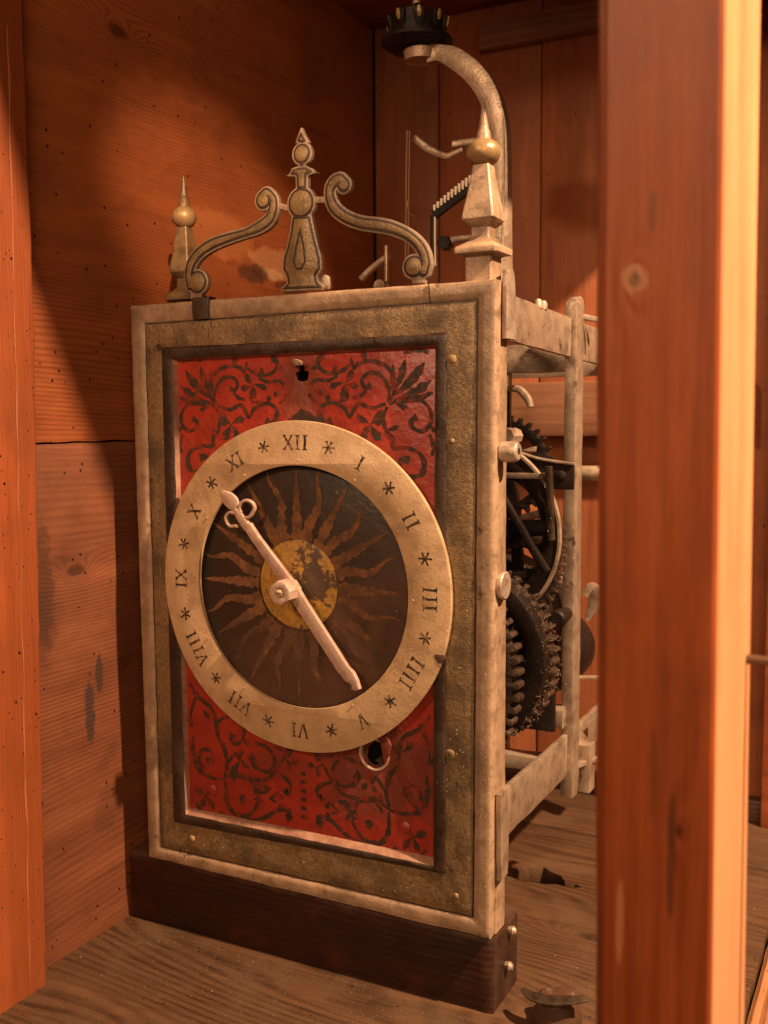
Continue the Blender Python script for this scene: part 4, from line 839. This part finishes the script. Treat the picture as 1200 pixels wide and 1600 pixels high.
# ---- crank arm with black crown wheel above the movement
ya = .15
A = DATA['arm']
sweep('crank_arm', [(x, ya, z, .0052, w*.86) for x, z, w in [(.1850, .6470, .0085)] + A[1:]] , M['iron'], ck, (0,1,0), .12, .0002, 8)
lathe('arm_eye', [(-.0035,.0085),(-.0045,.0125),(.0030,.0140),(.0048,.0120)], (.1765,ya,.6480), M['iron'], ck, 'z', 28, .0004)
cw = lathe('crown_wheel', [(-.001,.018),(0,.0240),(.0035,.0290),(.0060,.0295),(.0080,.0240),(.0090,.0222),(.0245,.0218),(.0255,.0190),(.0100,.0165),(.0095,.003)], (.1730,ya,.6540), M['black'], ck, 'z', 44, .0005)
for k in range(9):
    a = 2*PI*k/9+.35; x, y_ = .1730+.0215*math.cos(a), ya+.0215*math.sin(a)
    sweep('crown_tooth', [(x,y_,.6640,.0020,.0010),(x+.0008*math.cos(a),y_+.0008*math.sin(a),.6710,.0040,.0022),(x+.0020*math.cos(a),y_+.0020*math.sin(a),.6765,.0046,.0018),(x+.0008*math.cos(a),y_+.0008*math.sin(a),.6790,.0030,.0014)], M['black'], cw, (-math.sin(a),math.cos(a),0), .5, .0012, 4)
    if k in (0, 3, 4, 6, 7, 8): sweep('worn_tooth_face', [(x+.0030*math.cos(a),y_+.0030*math.sin(a),.6700,.0010,.0006),(x+.0042*math.cos(a),y_+.0042*math.sin(a),.6735,.0018,.0008),(x+.0046*math.cos(a),y_+.0046*math.sin(a),.6775,.0012,.0006)], M['gilt'], cw, (-math.sin(a),math.cos(a),0), .5, .0006, 4)
lathe('verge_spindle', [(0,.0032),(.05,.0030)], (.1730,ya,.665), M['iron'], ck, 'z', 12, .0001)
# thin edge strip beside the arm
sweep('edge_strip', [(.2545,.132,.585,.0006,.0005),(.2552,.132,.55,.0008,.0007),(.2545,.132,.50,.0008,.0008),(.2535,.132,.455,.0008,.0008)], M['pale'], ck, (0,1,0), .4)
for k, h in (('lever1',.0024),('lever2',.0024),('lever3',.0028),('rod4',.0030)):
    sweep('verge_lever', [(x, ya+.01, z, h, w*.62) for x, z, w in DATA[k]], M['iron'], ck, (0,1,0), .5, .0005, 5)
rk = sweep('notched_bracket', [(x, ya, z, .0020, w*.8) for x, z, w in DATA['rack']], M['black'], ck, (0,1,0), .3, .0002, 4)
sweep('bracket_leg', [(x-.0010, ya, z, .0020, w*.62) for x, z, w in DATA['rackv']], M['black'], ck, (0,1,0), .3, .0002, 4)
sweep('bracket_leg', [(x+.0016, ya-.0012, z-.002, .0010, w*.26) for x, z, w in DATA['rackv']], M['tooth'], ck, (0,1,0), .3, .0001, 4)
r0 = DATA['rack'][0]; r1 = DATA['rack'][-1]
tooth_me = None
for k in range(13):
    t = (k+.4)/12.6; x = r0[0]+(r1[0]-r0[0])*t; z = r0[1]+(r1[1]-r0[1])*t+.0032
    h = .0016+.0022*math.sin(min(1, t+.15)*PI*.6)
    sweep('tooth', [(x,ya-.0008,z-.0008,.0016,.0009),(x,ya-.0008,z+h*1.6,.0016,.0013)], M['tooth'], rk, (0,1,0), .3, .0001, 2)
s4 = DATA['rod5']; sweep('verge_lever', [(x, ya, z, .0020, .0013) for x, z, w in s4], M['iron'], ck, (0,1,0), .4, .0002)
lathe('verge_boss', [(-.004,.0055),(.004,.0060),(.010,.0040)], (DATA['lever3'][0][0], ya+.006, DATA['lever3'][0][1]), M['black'], ck, 'y', 16, .0005)
# block behind the crest
lathe('verge_boss', [(-.004,.005),(.006,.005)], (.139,ya,.466), M['iron'], ck, 'y', 16, .0005)

# string hanging from the lever
ss_ = thing('string', (.1655, ya, .46), 'thin knotted string hanging from the iron lever above the crest', 'string')
P = [(x+.0007*noise.noise(Vector((z*60,0,0))), ya-.002, z, .0006, .0006) for x, z, w in DATA['string']]
sweep('strand', P, M['string'], ss_, (0,1,0), .8, .0002, 8)
sweep('strand', [(x+.0016+.0010*noise.noise(Vector((z*50,7,0))), ya-.001, z, .0005, .0005) for x, z, w in DATA['string']], M['string'], ss_, (0,1,0), .8, .0002, 8)
kz_ = DATA['string'][2]
lathe('knot', [(-.003,.0006),(-.0015,.0016),(.0015,.0017),(.003,.0006)], (kz_[0]+.001, ya-.0015, kz_[1]), M['string'], ss_, 'z', 10, .0006)
sweep('loose_end', [(kz_[0]+.001, ya-.002, kz_[1]-.002,.0003,.0003),(kz_[0]+.003, ya-.002, kz_[1]-.007,.0003,.0003),(kz_[0]+.008, ya-.002, kz_[1]-.011,.0002,.0002)], M['string'], ss_, (0,1,0), .8)

# ================================================================== stub with iron rim on the floor
sb = thing('iron_rimmed_stub', (.335,.03,FZ), 'rough wooden stub with a thin curved iron rim beside the beam end', 'stub')
V = []; F = []; N = 26; pr = [(0.0,.0165),(.006,.0160),(.013,.0135),(.0185,.0120),(.0205,.0095),(.019,.004)]
for t, r in pr:
    for k in range(N):
        a = 2*PI*k/N; q = (.340+r*math.cos(a), .018+r*math.sin(a), FZ+t-.001); V.append(jit(q, .003, 110))
for i in range(len(pr)-1):
    for k in range(N): F.append((i*N+k, i*N+(k+1)%N, (i+1)*N+(k+1)%N, (i+1)*N+k))
F.append(tuple((len(pr)-1)*N+k for k in range(N)))
mesh('stub', V, F, M['base'], sb, 60)
sweep('iron_rim', [(0.3170,0.0120,FZ+.0205,.0016,.0006),(0.3260,0.0055,FZ+.0210,.0040,.0007),(0.3380,0.0035,FZ+.0222,.0050,.0007),(0.3520,0.0065,FZ+.0240,.0045,.0007),(0.3620,0.0130,FZ+.0250,.0030,.0006)], M['wheel'], sb, (0,1,.12), .4, .0004, 6)

# small crumbs and dust on the floor
def crumbs():
    V = []; F = []; r = random.Random(11)
    for i in range(520):
        if r.random() < .6: x = r.uniform(-.02,.30); y = -.0+ -abs(r.gauss(0,.05))
        else: x = r.uniform(.30,.45); y = r.uniform(-.08,.30)
        if .228 < x < .30 and .205 < y < .25: continue
        s = r.uniform(.0002,.0007)*(1.8 if r.random() < .06 else 1); b = len(V)
        for dx, dy, dz in ((1,0,0),(-.5,.8,0),(-.6,-.9,0),(0,0,1.1)): V.append((x+dx*s*r.uniform(.6,1.3), y+dy*s, FZ+.0002+dz*s))
        F += [(b,b+1,b+2),(b,b+1,b+3),(b+1,b+2,b+3),(b+2,b,b+3)]
    o = mesh('floor_crumbs', V, F, M['lint'], None, 0); o['kind'] = 'stuff'; o['label'] = 'tiny crumbs and dust scattered on the floorboards'; o['category'] = 'dust'
crumbs()
for o in list(bpy.data.objects):
    if '_loc' in o: del o['_loc']
